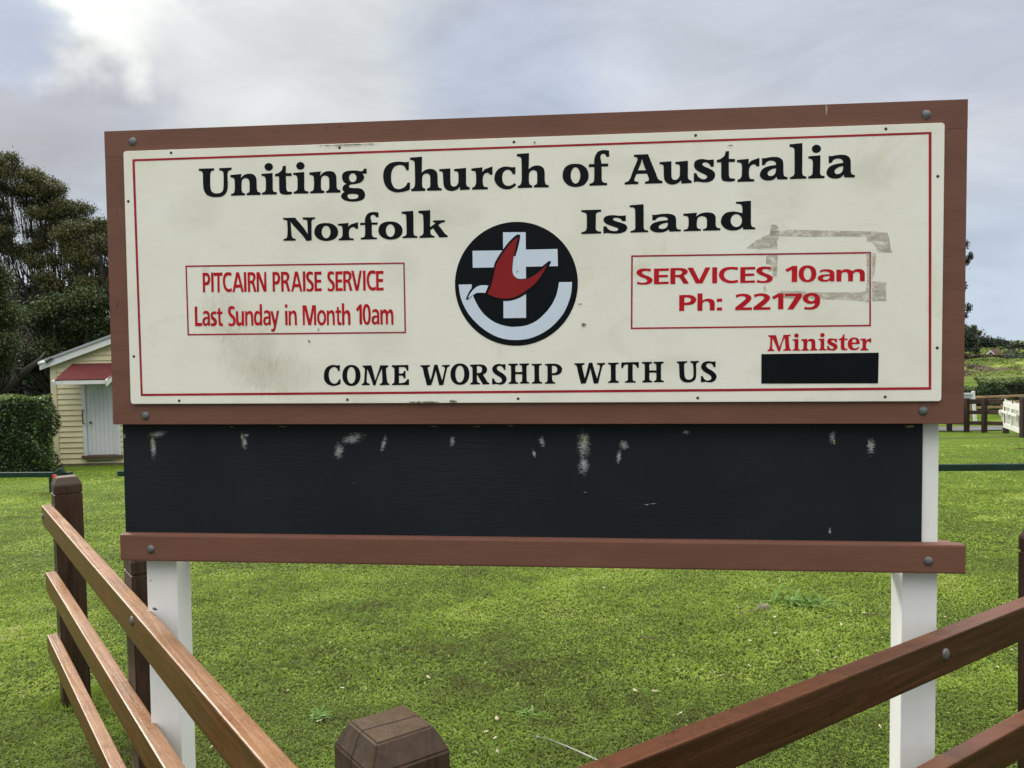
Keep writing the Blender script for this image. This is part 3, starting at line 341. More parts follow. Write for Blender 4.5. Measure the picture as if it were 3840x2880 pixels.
def ground_mat():
    mt, t, b = new_mat('lawn_soil')
    geo = N('ShaderNodeNewGeometry', t); p = geo.outputs['Position']
    sp = N('ShaderNodeSeparateXYZ', t); L(p, sp.inputs[0], t)
    big = noise(t, p, 0.35, 4, 0.6, 0.4); med = noise(t, p, 2.2, 6, 0.65, 0.4); fin = noise(t, p, 26, 8, 0.75)
    f = math_('ADD', math_('MULTIPLY', big, 0.35, tree=t), math_('ADD', math_('MULTIPLY', med, 0.25, tree=t), math_('MULTIPLY', fin, 0.4, tree=t), tree=t), tree=t)
    lawn = ramp_(f, [(0.38, (0.055, 0.082, 0.008)), (0.46, (0.078, 0.132, 0.008)), (0.54, (0.108, 0.168, 0.010)), (0.62, (0.150, 0.200, 0.018))], t)
    bare = ramp_(noise(t, p, 0.55, 3, 0.5, 0.3), [(0.66, (0, 0, 0)), (0.74, (1, 1, 1))], t)
    lawn = mix_(math_('MULTIPLY', bare, 0.5, tree=t), lawn, (0.13, 0.105, 0.06), t)
    near = ramp_(fin, [(0.35, (0.036, 0.044, 0.010)), (0.6, (0.085, 0.125, 0.016))], t)
    mr = N('ShaderNodeMapRange', t); L(sp.outputs[1], mr.inputs[0], t)
    mr.inputs[1].default_value = 7.0; mr.inputs[2].default_value = 15.0
    c = mix_(mr.outputs[0], near, lawn, t)
    # rough hillside beyond 62 m: rust-brown bracken, bright grass, scrub
    hf = noise(t, p, 0.16, 7, 0.62, 0.7)
    hill = ramp_(hf, [(0.38, (0.075, 0.058, 0.040)), (0.46, (0.120, 0.095, 0.062)), (0.52, (0.110, 0.145, 0.030)), (0.62, (0.21, 0.26, 0.05))], t)
    mr2 = N('ShaderNodeMapRange', t); L(sp.outputs[1], mr2.inputs[0], t); mr2.inputs[1].default_value = 64; mr2.inputs[2].default_value = 72
    c = mix_(mr2.outputs[0], c, hill, t)
    L(c, b.inputs['Base Color'], t); b.inputs['Roughness'].default_value = 0.9; b.inputs['Specular IOR Level'].default_value = 0.15
    bump(t, b, math_('ADD', fin, math_('MULTIPLY', med, 1.5, tree=t), tree=t), 1.0, 0.06)
    return mt
M_GROUND = ground_mat()
ys = np.concatenate([np.arange(-30, 0, 2.0), np.arange(0, 12, 0.25), np.arange(12, 40, 0.6), np.arange(40, 240, 2.0), np.arange(240, 600, 30), [700, 1000, 1600, 2500]])
xs = np.concatenate([[-2500, -1500, -800, -400, -250], np.arange(-160, -20, 5.0), np.arange(-20, 20, 0.4), np.arange(20, 160, 2.0), [250, 400, 800, 1500, 2500]])
GX, GY = np.meshgrid(xs, ys); GZ = gz(GX, GY)
nx, ny = len(xs), len(ys)
idx = np.arange(nx*ny).reshape(ny, nx)
Fq = np.stack([idx[:-1, :-1], idx[:-1, 1:], idx[1:, 1:], idx[1:, :-1]], -1).reshape(-1, 4)
tag(link('ground', big_mesh('ground', np.stack([GX, GY, GZ], -1).reshape(-1, 3), Fq, None, M_GROUND, True)), kind='structure')

# ================================================================== church sign
M_BROWN = painted('brown_frame_paint', (0.165, 0.076, 0.053), 0.5, 0.16, 5, 45, 0.16, (0.11, 0.045, 0.03), (0.6, 1, 3), 0.2)
M_CREAM = None
def cream():
    mt, t, b = new_mat('cream_sign_paint')
    v = coords(t); base = (0.80, 0.785, 0.70)
    a = noise(t, v, 2.6, 6, 0.62, 0.5); c1 = ramp_(a, [(0.34, (0.735, 0.72, 0.62)), (0.5, base), (0.7, (0.82, 0.81, 0.74))], t)
    st = noise(t, coords(t, 'Object', (1.2, 1, 7)), 7.0, 8, 0.72, 0.4)
    c1 = mix_(math_('MULTIPLY', ramp_(st, [(0.56, (0, 0, 0)), (0.76, (1, 1, 1))], t), 0.35, tree=t), c1, (0.60, 0.58, 0.50), t)
    # faint green and grey weathering blotches
    bl = noise(t, v, 4.3, 7, 0.7, 0.8); c1 = mix_(math_('MULTIPLY', ramp_(bl, [(0.58, (0, 0, 0)), (0.72, (1, 1, 1))], t), 0.45, tree=t), c1, (0.62, 0.60, 0.47), t)
    sp_ = noise(t, v, 46, 3, 0.6); c1 = mix_(math_('MULTIPLY', ramp_(sp_, [(0.73, (0, 0, 0)), (0.77, (1, 1, 1))], t), 0.5, tree=t), c1, (0.22, 0.21, 0.17), t)
    L(c1, b.inputs['Base Color'], t); b.inputs['Roughness'].default_value = 0.5; b.inputs['Specular IOR Level'].default_value = 0.2
    gr = noise(t, coords(t, 'Object', (1.0, 1, 26)), 9, 8, 0.7); bump(t, b, gr, 0.10, 0.002)
    return mt
M_CREAM = cream()
def vinyl(name, c, var=0.1):
    mt, t, b = new_mat(name); f = noise(t, coords(t), 9, 6, 0.7)
    L(ramp_(f, [(0.35, mul(c, 1-var)), (0.65, mul(c, 1+var))], t), b.inputs['Base Color'], t)
    b.inputs['Roughness'].default_value = 0.5; b.inputs['Specular IOR Level'].default_value = 0.12; return mt
M_BLACK = vinyl('black_vinyl', (0.0035, 0.005, 0.007)); M_RED = vinyl('red_vinyl', (0.46, 0.010, 0.020), 0.16)
M_LINE = vinyl('faded_red_line', (0.34, 0.020, 0.034), 0.25); M_WING = vinyl('deep_red_vinyl', (0.24, 0.016, 0.018), 0.05)
M_WHITEV = vinyl('white_vinyl', (0.60, 0.68, 0.80), 0.03)
M_BOLT = painted('galvanised_steel', (0.15, 0.155, 0.16), 0.55, 0.4, 60, 200, 0.3, (0.08, 0.07, 0.06)); M_BOLT.node_tree.nodes['Principled BSDF'].inputs['Metallic'].default_value = 0.55
M_SCREW = painted('rusty_screw', (0.055, 0.030, 0.022), 0.7, 0.4, 120)
M_POSTW = painted('white_post_paint', (0.80, 0.80, 0.785), 0.42, 0.05, 4, 30, 0.12, (0.62, 0.60, 0.53), (1.5, 1.5, 0.5))
def chalkmat():
    mt, t, b = new_mat('blackboard_paint'); v = coords(t)
    a = noise(t, v, 2.4, 5, 0.6, 0.5)
    L(ramp_(a, [(0.35, (0.0075, 0.0105, 0.0145)), (0.65, (0.0115, 0.015, 0.020))], t), b.inputs['Base Color'], t)
    b.inputs['Roughness'].default_value = 0.55; b.inputs['Specular IOR Level'].default_value = 0.22
    wv = noise(t, coords(t, 'Object', (1.0, 1, 16)), 5.5, 4, 0.6, 1.2)
    mask = ramp_(noise(t, v, 2.6, 3, 0.5), [(0.50, (0, 0, 0)), (0.66, (1, 1, 1))], t)
    bump(t, b, math_('MULTIPLY', wv, mask, tree=t), 0.30, 0.006); return mt
M_CHALKB = chalkmat()
SG = Vector((0.0174, 2.4486, 1.8503)); SROT = (0.0, 0.0111, -0.0981)   # measured centre and lean of the sign
SM = Euler(SROT, 'XYZ').to_matrix()
BASE_Z = 2.10
sign = thing('church_sign', 'large brown framed Uniting Church of Australia sign on two white posts', 'sign', SG-SM@Vector((0, 0, BASE_Z)), SROT)
CAML = SM.transposed()@(Vector((0, 0, CAMZ))-SG)           # camera seen from the sign, used to correct for board depth
def dep(u, v, y):
    """(u,v) measured on the panel face -> place on a layer y metres behind that face"""
    k = (y-CAML.y)/(0-CAML.y); return CAML.x+(u-CAML.x)*k, CAML.z+(v-CAML.z)*k
def sobj(name, bm, mat, parent=None, smooth=False):
    o = bm_obj(name, bm, mat, parent or sign, None, None, smooth)
    if parent is None: o.location = (0, 0, BASE_Z)
    return o
def sbox(name, u0, u1, v0, v1, y0, y1, mat, bev=0.003, parent=None): return sobj(name, box_bm(u0, u1, y0, y1, v0, v1, bev), mat, parent)
fl, fb = dep(-1.266, -0.4525, 0.009); fr, ft = dep(1.266, 0.4515, 0.009)
il, ib = dep(-1.19, -0.372, 0.009); ir, it_ = dep(1.187, 0.371, 0.009)
f_top = sbox('frame_board', fl, fr, it_, ft, 0.009, 0.0485, M_BROWN, 0.0012)
sbox('frame_board', fl, fr, fb, ib, 0.009, 0.0485, M_BROWN, 0.0012)
sbox('frame_board', fl+0.0006, il, ib-0.001, it_+0.001, 0.0094, 0.0475, M_BROWN, 0.0)
sbox('frame_board', ir, fr-0.0006, ib-0.001, it_+0.001, 0.0094, 0.0475, M_BROWN, 0.0)
# cream panel with rounded corners
def rounded(u0, u1, v0, v1, r, n=5):
    P = []
    for cu, cv, a0 in ((u1-r, v1-r, 0), (u0+r, v1-r, 90), (u0+r, v0+r, 180), (u1-r, v0+r, 270)):
        for k in range(n+1):
            a = R(a0+90*k/n); P.append((cu+r*math.cos(a), cv+r*math.sin(a)))
    return P
def slab(name, P, y0, y1, mat, parent=None, bev=0.0):
    b = bmesh.new(); n = len(P)
    A = [b.verts.new((u, y0, v)) for u, v in P]; B = [b.verts.new((u, y1, v)) for u, v in P]
    f = b.faces.new(A); b.faces.new(B[::-1])
    for i in range(n): b.faces.new((A[i], B[i], B[(i+1) % n], A[(i+1) % n]))
    bmesh.ops.recalc_face_normals(b, faces=b.faces)
    if bev: bmesh.ops.bevel(b, geom=list(f.edges), offset=bev, segments=2, affect='EDGES')
    return sobj(name, b, mat, parent)
panel = slab('cream_panel', rounded(-1.206, 1.205, -0.389, 0.389, 0.009), 0.0, 0.0088, M_CREAM, None, 0.0012)
def ring(name, o, i, y, mat, parent):
    b = bmesh.new(); A = [b.verts.new((u/1000, y, v/1000)) for u, v in o]; B = [b.verts.new((u/1000, y, v/1000)) for u, v in i]
    for k in range(4): b.faces.new((A[k], B[k], B[(k+1) % 4], A[(k+1) % 4]))
    return sobj(name, b, mat, parent)
def inset(P, d): s = [(1, -1), (-1, -1), (-1, 1), (1, 1)]; return [(u+a*d, v+c*d) for (u, v), (a, c) in zip(P, s)]
ring('border_line', [(-1177, 363.5), (1169.5, 364.5), (1177, -356), (-1172, -364)], [(-1169.5, 357), (1162, 358.5), (1170, -348.5), (-1165.5, -357)], -0.0006, M_LINE, panel)
for P in ([(-1016, 36), (-332, 32), (-331, -179), (-1015, -178)], [(338, 39), (1010, 35), (1011, -175), (336, -175)]):
    ring('text_box_outline', P, inset(P, 4.6), -0.0006, M_LINE, panel)
# ---- lettering traced glyph by glyph, each line of words is one flat cut-out
def decode(s):
    out_ = []
    for path in s.split('|'):
        out_.append([(float(p.rstrip('~').split(',')[0]), float(p.rstrip('~').split(',')[1]), p[-1] == '~') for p in path.split()])
    return out_
def smooth_path(P, n=4):
    """corner points stay sharp, points marked ~ are run through by a Catmull-Rom curve"""
    k = len(P); res = []
    for i in range(k):
        p0, p1, p2, p3 = P[i-1], P[i], P[(i+1) % k], P[(i+2) % k]
        res.append((p1[0], p1[1]))
        if not p1[2] and not p2[2]: continue
        a = p0 if p1[2] else p1; d = p3 if p2[2] else p2
        for j in range(1, n):
            t = j/n
            res.append(tuple(0.5*(2*p1[c]+(p2[c]-a[c])*t+(2*a[c]-5*p1[c]+4*p2[c]-d[c])*t*t+(3*p1[c]-a[c]-3*p2[c]+d[c])*t**3) for c in (0, 1)))
    return res
def filled(paths, ext=0.0):
    cu = bpy.data.curves.new('glyph', 'CURVE'); cu.dimensions = '2D'; cu.fill_mode = 'FRONT' if not ext else 'BOTH'
    for P in paths:
        s = cu.splines.new('POLY'); s.points.add(len(P)-1); s.use_cyclic_u = True
        for q, (x, y) in zip(s.points, P): q.co = (x, y, 0, 1)
    o = bpy.data.objects.new('glyph', cu); me = bpy.data.meshes.new_from_object(o)
    V = [tuple(v.co) for v in me.vertices]; F = [tuple(p.vertices) for p in me.polygons]
    bpy.data.objects.remove(o); bpy.data.curves.remove(cu); bpy.data.meshes.remove(me); return V, F
def flat(name, groups, y, mat, parent, label=None):
    """groups: list of path lists in metres (u,v); one mesh facing the viewer"""
    b = bmesh.new()
    for g_ in groups:
        V, F = filled(g_); vs = [b.verts.new((x, y, z)) for x, z, _ in V]
        for f in F:
            try: b.faces.new([vs[i] for i in f])
            except ValueError: pass
    for f in b.faces:
        f.normal_update()
        if f.normal.y > 0: f.normal_flip()
    o = sobj(name, b, mat, parent)
    if label: o['label'] = label
    return o
def scaled(P, k=0.001): return [(x*k, y*k) for x, y in P]
SPLIT = {'title': (7, 6, 2, 9), 'norf': (7,), 'isl': (6,), 'come': (4, 7, 4, 2), 'min': (7,), 'mincap': (1,), 'P': (8, 6, 7), 'L': (4, 6, 2, 5, 4), 'S': (8, 4), 'N': (3, 5)}
mc = [r for r in ROWS if r[1] == 'mincap'][0]
for f_, ln, col, bu, bv, slope, unit, items in ROWS:
    if ln == 'mincap': continue
    i0 = 0
    for nlet in SPLIT[ln]:
        job = [(f_, bu, bv, slope, unit, it) for it in items[i0:i0+nlet]]; i0 += nlet
        if ln == 'min': job = [(mc[0], mc[3], mc[4], mc[5], mc[6], mc[7][0])]+job
        groups = [[scaled([(u0+x*(u1-u0)/1000, bv_+sl*(u0+x*(u1-u0)/1000-bu_)+y*un/1000) for x, y in smooth_path(P)]) for P in decode(GLYPH[ff+ch])] for ff, bu_, bv_, sl, un, (ch, u0, u1) in job]
        flat('lettering', groups, -0.0008, M_BLACK if col == 'k' else M_RED, panel, ('black' if col == 'k' else 'red')+' painted word '+''.join(j[5][0] for j in job))
# ---- emblem
cu_, cv_, cr_ = EMBLEM['disc']
disc = flat('emblem', [[[((cu_+cr_*math.cos(2*math.pi*k/96))/1000, (cv_+cr_*math.sin(2*math.pi*k/96))/1000) for k in range(96)]]], -0.0008, M_BLACK, panel, 'round black emblem with white cross, bowl and red dove')
flat('emblem_bowl', [[scaled(smooth_path(EMBLEM['bowl']))]], -0.0014, M_WHITEV, panel)
flat('emblem_cross', [[scaled(smooth_path(EMBLEM['cross']))]], -0.0014, M_WHITEV, panel)
flat('dove_outline', [[scaled(smooth_path(EMBLEM['outline']))]], -0.0020, M_BLACK, panel)
flat('dove_wings', [[scaled(smooth_path(EMBLEM['wings']))]], -0.0026, M_WING, panel)
flat('dove_head', [[scaled(smooth_path(EMBLEM['head']))]], -0.0026, M_WHITEV, panel)
pq = [(708, -251), (1033, -250), (1032, -337), (708, -336)]
flat('name_plaque', [[scaled(pq)]], -0.0010, M_BLACK, panel, 'plain black strip under the word Minister')
# ---- marks that lie on the surfaces: peeled tape, chalk residue, stains
def decal(name, c, thr, soft, scale=30, amount=1.0, stretch=(1, 1, 1), rough=0.7, radial=True, power=2.5, gain=1.0):
    mt, t, b = new_mat(name); L(ramp_(noise(t, coords(t), scale*0.5, 5), [(0.35, mul(c, 0.8)), (0.65, mul(c, 1.1))], t), b.inputs['Base Color'], t)
    b.inputs['Roughness'].default_value = rough; b.inputs['Specular IOR Level'].default_value = 0.2
    f = noise(t, coords(t, 'Object', stretch), scale, 7, 0.7, 0.4)
    if radial:
        uvn = N('ShaderNodeTexCoord', t); sb = N('ShaderNodeVectorMath', t, op='SUBTRACT'); L(uvn.outputs['UV'], sb.inputs[0], t); sb.inputs[1].default_value = (0.5, 0.5, 0)
        ln_ = N('ShaderNodeVectorMath', t, op='LENGTH'); L(sb.outputs[0], ln_.inputs[0], t)
        f = math_('SUBTRACT', f, math_('MULTIPLY', math_('POWER', math_('MULTIPLY', ln_.outputs['Value'], 2.0, tree=t), power, tree=t), gain, tree=t), tree=t)
    a = N('ShaderNodeMapRange', t); L(f, a.inputs[0], t); a.inputs[1].default_value = thr; a.inputs[2].default_value = thr+soft; a.inputs[4].default_value = amount
    L(a.outputs[0], b.inputs['Alpha'], t); return mt
def decals(name, quads, y, mat, parent):
    for (u, v, w_, h_, ang) in quads:
        b = bmesh.new(); uvl = b.loops.layers.uv.new('UVMap'); c, s = math.cos(R(ang)), math.sin(R(ang)); vs = []
        for a, e in ((-1, -1), (1, -1), (1, 1), (-1, 1)): vs.append(b.verts.new((u+a*w_/2*c-e*h_/2*s, y, v+a*w_/2*s+e*h_/2*c)))
        f = b.faces.new(vs)
        for lp, q in zip(f.loops, ((0, 0), (1, 0), (1, 1), (0, 1))): lp[uvl].uv = q
        y -= 0.00004
        sobj(name, b, mat, parent)
M_TAPE = decal('old_tape_residue', (0.47, 0.42, 0.34), 0.34, 0.28, 26, 0.72, (1, 1, 2.2), 0.5, False)
for i, P_ in enumerate(TAPE): flat('tape_residue', [[scaled(P_)]], -0.0005-0.00003*i, M_TAPE, panel, 'torn brown remain of adhesive tape near the service times')
M_STAIN = decal('pink_grey_smear', (0.55, 0.44, 0.38), 0.14, 0.9, 34, 0.34, (2.2, 1, 0.8))
decals('stain', [(-0.82, -0.24, 0.34, 0.34, 0), (-0.90, -0.12, 0.26, 0.3, 10), (-0.73, -0.30, 0.34, 0.24, 0), (-0.95, 0.02, 0.05, 0.05, 60)], -0.0004, M_STAIN, panel)
M_GREY = decal('grey_weather_smear', (0.58, 0.57, 0.46), 0.10, 1.0, 7, 0.20, (1, 1, 2.0))
decals('stain', [(-0.6, 0.16, 0.5, 0.22, 0), (-0.98, 0.2, 0.3, 0.24, 20), (-0.2, 0.18, 0.36, 0.16, 0), (0.75, 0.2, 0.34, 0.22, 0), (1.0, 0.25, 0.22, 0.2, 0), (-0.4, -0.2, 0.3, 0.26, 0), (0.3, 0.3, 0.5, 0.1, 0), (-0.35, 0.02, 0.2, 0.26, 0), (0.5, -0.28, 0.4, 0.1, 0)], -0.00045, M_GREY, panel)
M_GRIME = decal('dark_grime', (0.10, 0.085, 0.06), 0.30, 0.15, 60, 0.8)
decals('grime', [(-0.28, -0.386, 0.20, 0.012, 0), (-0.19, -0.384, 0.05, 0.016, 0), (0.62, 0.345, 0.03, 0.006, 0), (-0.5, 0.384, 0.4, 0.008, 0), (0.06, 0.372, 0.012, 0.014, 0), (-0.63, -0.20, 0.012, 0.02, 20), (-0.6, -0.165, 0.014, 0.02, 0), (0.19, -0.1, 0.03, 0.006, 0), (0.2, -0.16, 0.03, 0.02, 0), (0.005, -0.0015, 0.01, 0.006, 0)], -0.0030, M_GRIME, panel)
# ---- screws and bolts
def dome(r, h, seg=14, rings=4):
    b = bmesh.new(); rs = []
    for i in range(rings):
        a = math.pi/2*i/rings; rs.append([b.verts.new((r*math.cos(a)*math.cos(2*math.pi*k/seg), -h*math.sin(a), r*math.cos(a)*math.sin(2*math.pi*k/seg))) for k in range(seg)])
    top = b.verts.new((0, -h, 0)); base = [b.verts.new((v.co.x*1.04, 0.004, v.co.z*1.04)) for v in rs[0]]
    rs.insert(0, base)
    for A, B in zip(rs, rs[1:]):
        for k in range(seg): b.faces.new((A[k], B[k], B[(k+1) % seg], A[(k+1) % seg]))
    for k in range(seg): b.faces.new((rs[-1][k], top, rs[-1][(k+1) % seg]))
    bmesh.ops.recalc_face_normals(b, faces=b.faces); me = bpy.data.meshes.new('bolt'); b.to_mesh(me); b.free()
    me.polygons.foreach_set('use_smooth', [True]*len(me.polygons)); return me
bolt_me = dome(0.0135, 0.0065); bolt_me.materials.append(M_BOLT)
screw_me = dome(0.0046, 0.0012, 8, 2); screw_me.materials.append(M_SCREW)
for u, v in ((-1.174, 0.417), (1.155, 0.413), (-1.158, -0.425), (1.156, -0.416)):
    a, c = dep(u, v, 0.009); link('bolt', bolt_me, sign, (a, 0.009, BASE_Z+c))
for u, v in ((-1.154, -0.844), (1.175, -0.846)):
    a, c = dep(u, v, 0.011); link('bolt', bolt_me, sign, (a, 0.011, BASE_Z+c))
for u, v in ((-1052, 379), (-525, 377), (-1, 376), (522, 377), (1047, 377), (-1194, 236), (1188, 241), (-1191, -241), (1192, -238), (-1048, -379), (-515, -378), (4, -377), (528, -377), (1052, -376)):
    link('screw', screw_me, panel, (u/1000, -0.0001, v/1000))
# ---- blackboard strip, rails, posts
cl_, cb_ = dep(-1.235, -0.83, 0.050); cr2, ct_ = dep(1.156, -0.45, 0.050)
board = sbox('blackboard', cl_, cr2, cb_, ct_+0.06, 0.050, 0.0565, M_CHALKB, 0.001)
rl, rb = dep(-1.2565, -0.8825, 0.011); rr, rt = dep(1.278, -0.798, 0.011)
sbox('rail', rl, rr, rb, rt, 0.011, 0.0488, M_BROWN, 0.006)
brr, _b = dep(1.262, 0, 0.150)
sbox('rail', rl+0.03, brr-0.022, rb+0.0, rt-0.026, 0.150, 0.188, M_BROWN, 0.005)
for (a0, a1) in ((-1.203, -1.101), (1.124, 1.223)):
    p0, _ = dep(a0, 0, 0.057); p1, _ = dep(a1, 0, 0.057)
    p0, p1 = (a0, a1)
    b = box_bm(p0, p1, 0.0572, 0.1485, -BASE_Z-0.3, 0.43, 0.004); sobj('post', b, M_POSTW)
for uu, vv, ww_, hh2, aa in ((-1.178, -1.052, 0.035, 0.018, -15), (1.137, -0.49, 0.02, 0.02, 0), (-1.19, -0.96, 0.008, 0.012, 0)): decals('grime', [(uu, vv, ww_, hh2, aa)], 0.0568, M_GRIME, f_top)
M_CHALK = decal('chalk_residue', (0.62, 0.66, 0.66), 0.24, 0.26, 190, 0.62, (0.6, 1, 1.9), power=1.0, gain=0.44)
M_CHALKY = decal('yellow_chalk_residue', (0.62, 0.62, 0.36), 0.28, 0.20, 190, 0.62, (0.6, 1, 1.9), power=1.1, gain=0.40)
def cd_(l): return [(dep(u, v, 0.050)[0], dep(u, v, 0.050)[1], a, b_, g_) for u, v, a, b_, g_ in l]
decals('chalk_mark', cd_([(-1.122, -0.483, 0.11, 0.034, 8), (-1.136, -0.525, 0.032, 0.10, 0), (-0.842, -0.505, 0.03, 0.09, 0), (-0.835, -0.485, 0.03, 0.02, 0), (-0.50, -0.495, 0.12, 0.05, 18), (-0.545, -0.535, 0.05, 0.08, -10),
    (-0.405, -0.512, 0.026, 0.085, -14), (-0.195, -0.503, 0.028, 0.06, 0), (0.074, -0.505, 0.03, 0.055, 12), (0.05, -0.54, 0.02, 0.04, 20), (0.197, -0.515, 0.06, 0.14, 0), (0.197, -0.575, 0.05, 0.09, 0),
    (0.315, -0.515, 0.045, 0.05, 20), (0.300, -0.548, 0.025, 0.07, -8), (0.495, -0.476, 0.04, 0.02, 0), (0.907, -0.49, 0.03, 0.06, -10), (1.014, -0.518, 0.04, 0.075, 0), (0.902, -0.762, 0.014, 0.03, 0),
    (-1.23, -0.49, 0.02, 0.03, 0), (0.38, -0.69, 0.03, 0.004, 0), (0.40, -0.687, 0.03, 0.003, 0), (0.2, -0.655, 0.02, 0.004, -4), (-0.5, -0.632, 0.012, 0.003, 0)]), 0.0496, M_CHALK, board)
decals('chalk_mark', cd_([(-1.136, -0.505, 0.026, 0.075, 0), (-0.848, -0.49, 0.02, 0.045, 0), (0.20, -0.50, 0.03, 0.06, 0), (0.912, -0.505, 0.012, 0.03, 0), (1.008, -0.507, 0.014, 0.03, 0)]), 0.0485, M_CHALKY, board)
decals('chip', cd_([(-0.25, -0.459, 0.05, 0.005, 0), (-0.02, -0.458, 0.03, 0.006, 0), (-0.72, -0.459, 0.05, 0.005, -3), (-0.88, -0.46, 0.02, 0.004, 0), (1.12, -0.46, 0.05, 0.014, 0), (-0.12, -0.459, 0.04, 0.004, 0)]), 0.0490, decal('bare_timber_chip', (0.30, 0.22, 0.14), 0.2, 0.15, 90, 0.9), board)
decals('grime', [(dep(u, v, 0.009)[0], dep(u, v, 0.009)[1], a, b_, g_) for u, v, a, b_, g_ in [(-0.56, 0.437, 0.03, 0.006, 6), (-0.52, 0.439, 0.025, 0.006, 6), (-1.232, 0.2, 0.008, 0.02, 0), (0.9, 0.02, 0.02, 0.02, 0), (-1.24, -0.08, 0.012, 0.03, 0), (1.22, 0.02, 0.02, 0.006, 0)]], 0.0086, M_GRIME, f_top)
decals('bird_dropping', [dep(0.885, 0.437, 0.0085)+(0.010, 0.045, 0)], 0.0084, decal('dropping_white', (0.4, 0.33, 0.29), 0.05, 0.3, 40, 0.8), f_top)
# ================================================================== brown post and rail fence in front of the sign
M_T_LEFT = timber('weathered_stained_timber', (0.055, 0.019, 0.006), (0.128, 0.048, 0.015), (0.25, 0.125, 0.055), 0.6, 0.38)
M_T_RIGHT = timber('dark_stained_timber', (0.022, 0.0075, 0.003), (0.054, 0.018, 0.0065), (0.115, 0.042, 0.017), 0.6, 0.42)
M_T_POST = timber('dark_stained_post', (0.020, 0.010, 0.006), (0.042, 0.021, 0.012), (0.080, 0.050, 0.028), 0.5, 0.5, 'Z', True)
K = 1.06; ZT = CAMZ-0.77*K
def sc2(p): return Vector((p[0]*K, p[1]*K, 0))
LA = sc2((-2.497, 4.332)); LD = Vector((0.58276, -0.81264, 0)); LN = Vector((0.81264, 0.58276, 0))
RA = sc2((1.457, 2.345)); RD = Vector((-0.82877, -0.5596, 0)); RN = Vector((-0.5596, 0.82877, 0))
# where the outer faces of the two runs meet
den_ = LD.x*RD.y-LD.y*RD.x; dd = RA-LA; sL = (dd.x*RD.y-dd.y*RD.x)/den_; CORNER = LA+LD*sL
sR = (CORNER-RA).dot(RD)
fence = thing('post_and_rail_fence', 'brown timber post and rail fence making a corner in front of the sign', 'fence', (CORNER.x, CORNER.y, gzf(CORNER.x, CORNER.y)))
FB = fence.location.copy()
def post_mesh(h, w=0.138):
    """square post with a saw groove and a chamfered flat top; z=0 is the top"""
    b = bmesh.new(); r = w/2; g_ = r-0.006
    prof = [(r, -h), (r, -0.095), (g_, -0.093), (g_, -0.088), (r, -0.086), (r, -0.042), (r*0.72, 0.0)]
    rows = []
    for q, z in prof: rows.append([b.verts.new((a*q, c*q, z)) for a, c in ((-1, -1), (1, -1), (1, 1), (-1, 1))])
    for A, B in zip(rows, rows[1:]):
        for k in range(4): b.faces.new((A[k], A[(k+1) % 4], B[(k+1) % 4], B[k]))
    b.faces.new(rows[-1]); b.faces.new(rows[0][::-1])
    ed = [e for e in b.edges if abs(e.verts[0].co.z-e.verts[1].co.z) > 0.03 or min(e.verts[0].co.z, e.verts[1].co.z) > -0.05]
    bmesh.ops.bevel(b, geom=ed, offset=0.0035, segments=2, affect='EDGES')
    me = bpy.data.meshes.new('post'); b.normal_update(); b.to_mesh(me); b.free(); me.materials.append(M_T_POST); return me
PM = post_mesh(1.75)
PZ = CAMZ-0.62*K
def fpost(p, ang, dz=0): return link('post', PM, fence, Vector((p.x, p.y, PZ+dz))-FB, (0, 0, ang))
aL = math.atan2(LD.y, LD.x); aR = math.atan2(RD.y, RD.x)
th, hh = 0.0525, 0.104
offc = th+0.069
fpost(LA+LD*0.069+LN*offc, aL)
fpost(LA+LD*(1.90*K+0.069)+LN*offc, aL, -0.02)
o_ = fpost(CORNER+(LN+RN)*offc*0.96+Vector((0.006, 0, 0)), aL, 0.004); o_.scale = (1.10, 1.10, 1.0)
fpost(RA+RD*(-0.38-0.069)+RN*offc, aR, 0.01)
fpost(RA+RD*(-2.45)+RN*offc, aR, 0.01)
def rail(P, D, Nn, s0, s1, zt, mat, h=hh):
    b = box_bm(0, s1-s0, 0, th, -h, 0, 0.005, 2)
    ang = math.atan2(D.y, D.x)
    # local x along D ; local y must point inward
    loc = P+D*s0+Vector((0, 0, zt))
    side = Vector((-D.y, D.x, 0)).dot(Nn)
    if side < 0:
        for v in b.verts: v.co.y = -v.co.y
        bmesh.ops.reverse_faces(b, faces=b.faces)
    return bm_obj('rail', b, mat, fence, loc-FB, (0, 0, ang))
zs = [ZT, CAMZ-1.115*K, CAMZ-1.462*K]
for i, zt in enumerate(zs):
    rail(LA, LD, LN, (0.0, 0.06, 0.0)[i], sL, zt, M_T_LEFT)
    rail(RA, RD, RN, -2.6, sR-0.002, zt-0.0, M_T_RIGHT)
def fbolt(P, D, Nn, s, z):
    o = link('bolt', bolt_me, fence, P+D*s+Vector((0, 0, z))-FB, (0, 0, math.atan2(Nn.y, Nn.x)-math.pi/2)); o.scale = (1.25, 1.25, 1.25); return o
fbolt(LA, LD, LN, 2.281*K, CAMZ-0.80*K); fbolt(RA, RD, RN, 0.422*K, CAMZ-0.812*K)
fbolt(LA, LD, LN, 0.075, zs[0]-0.05)

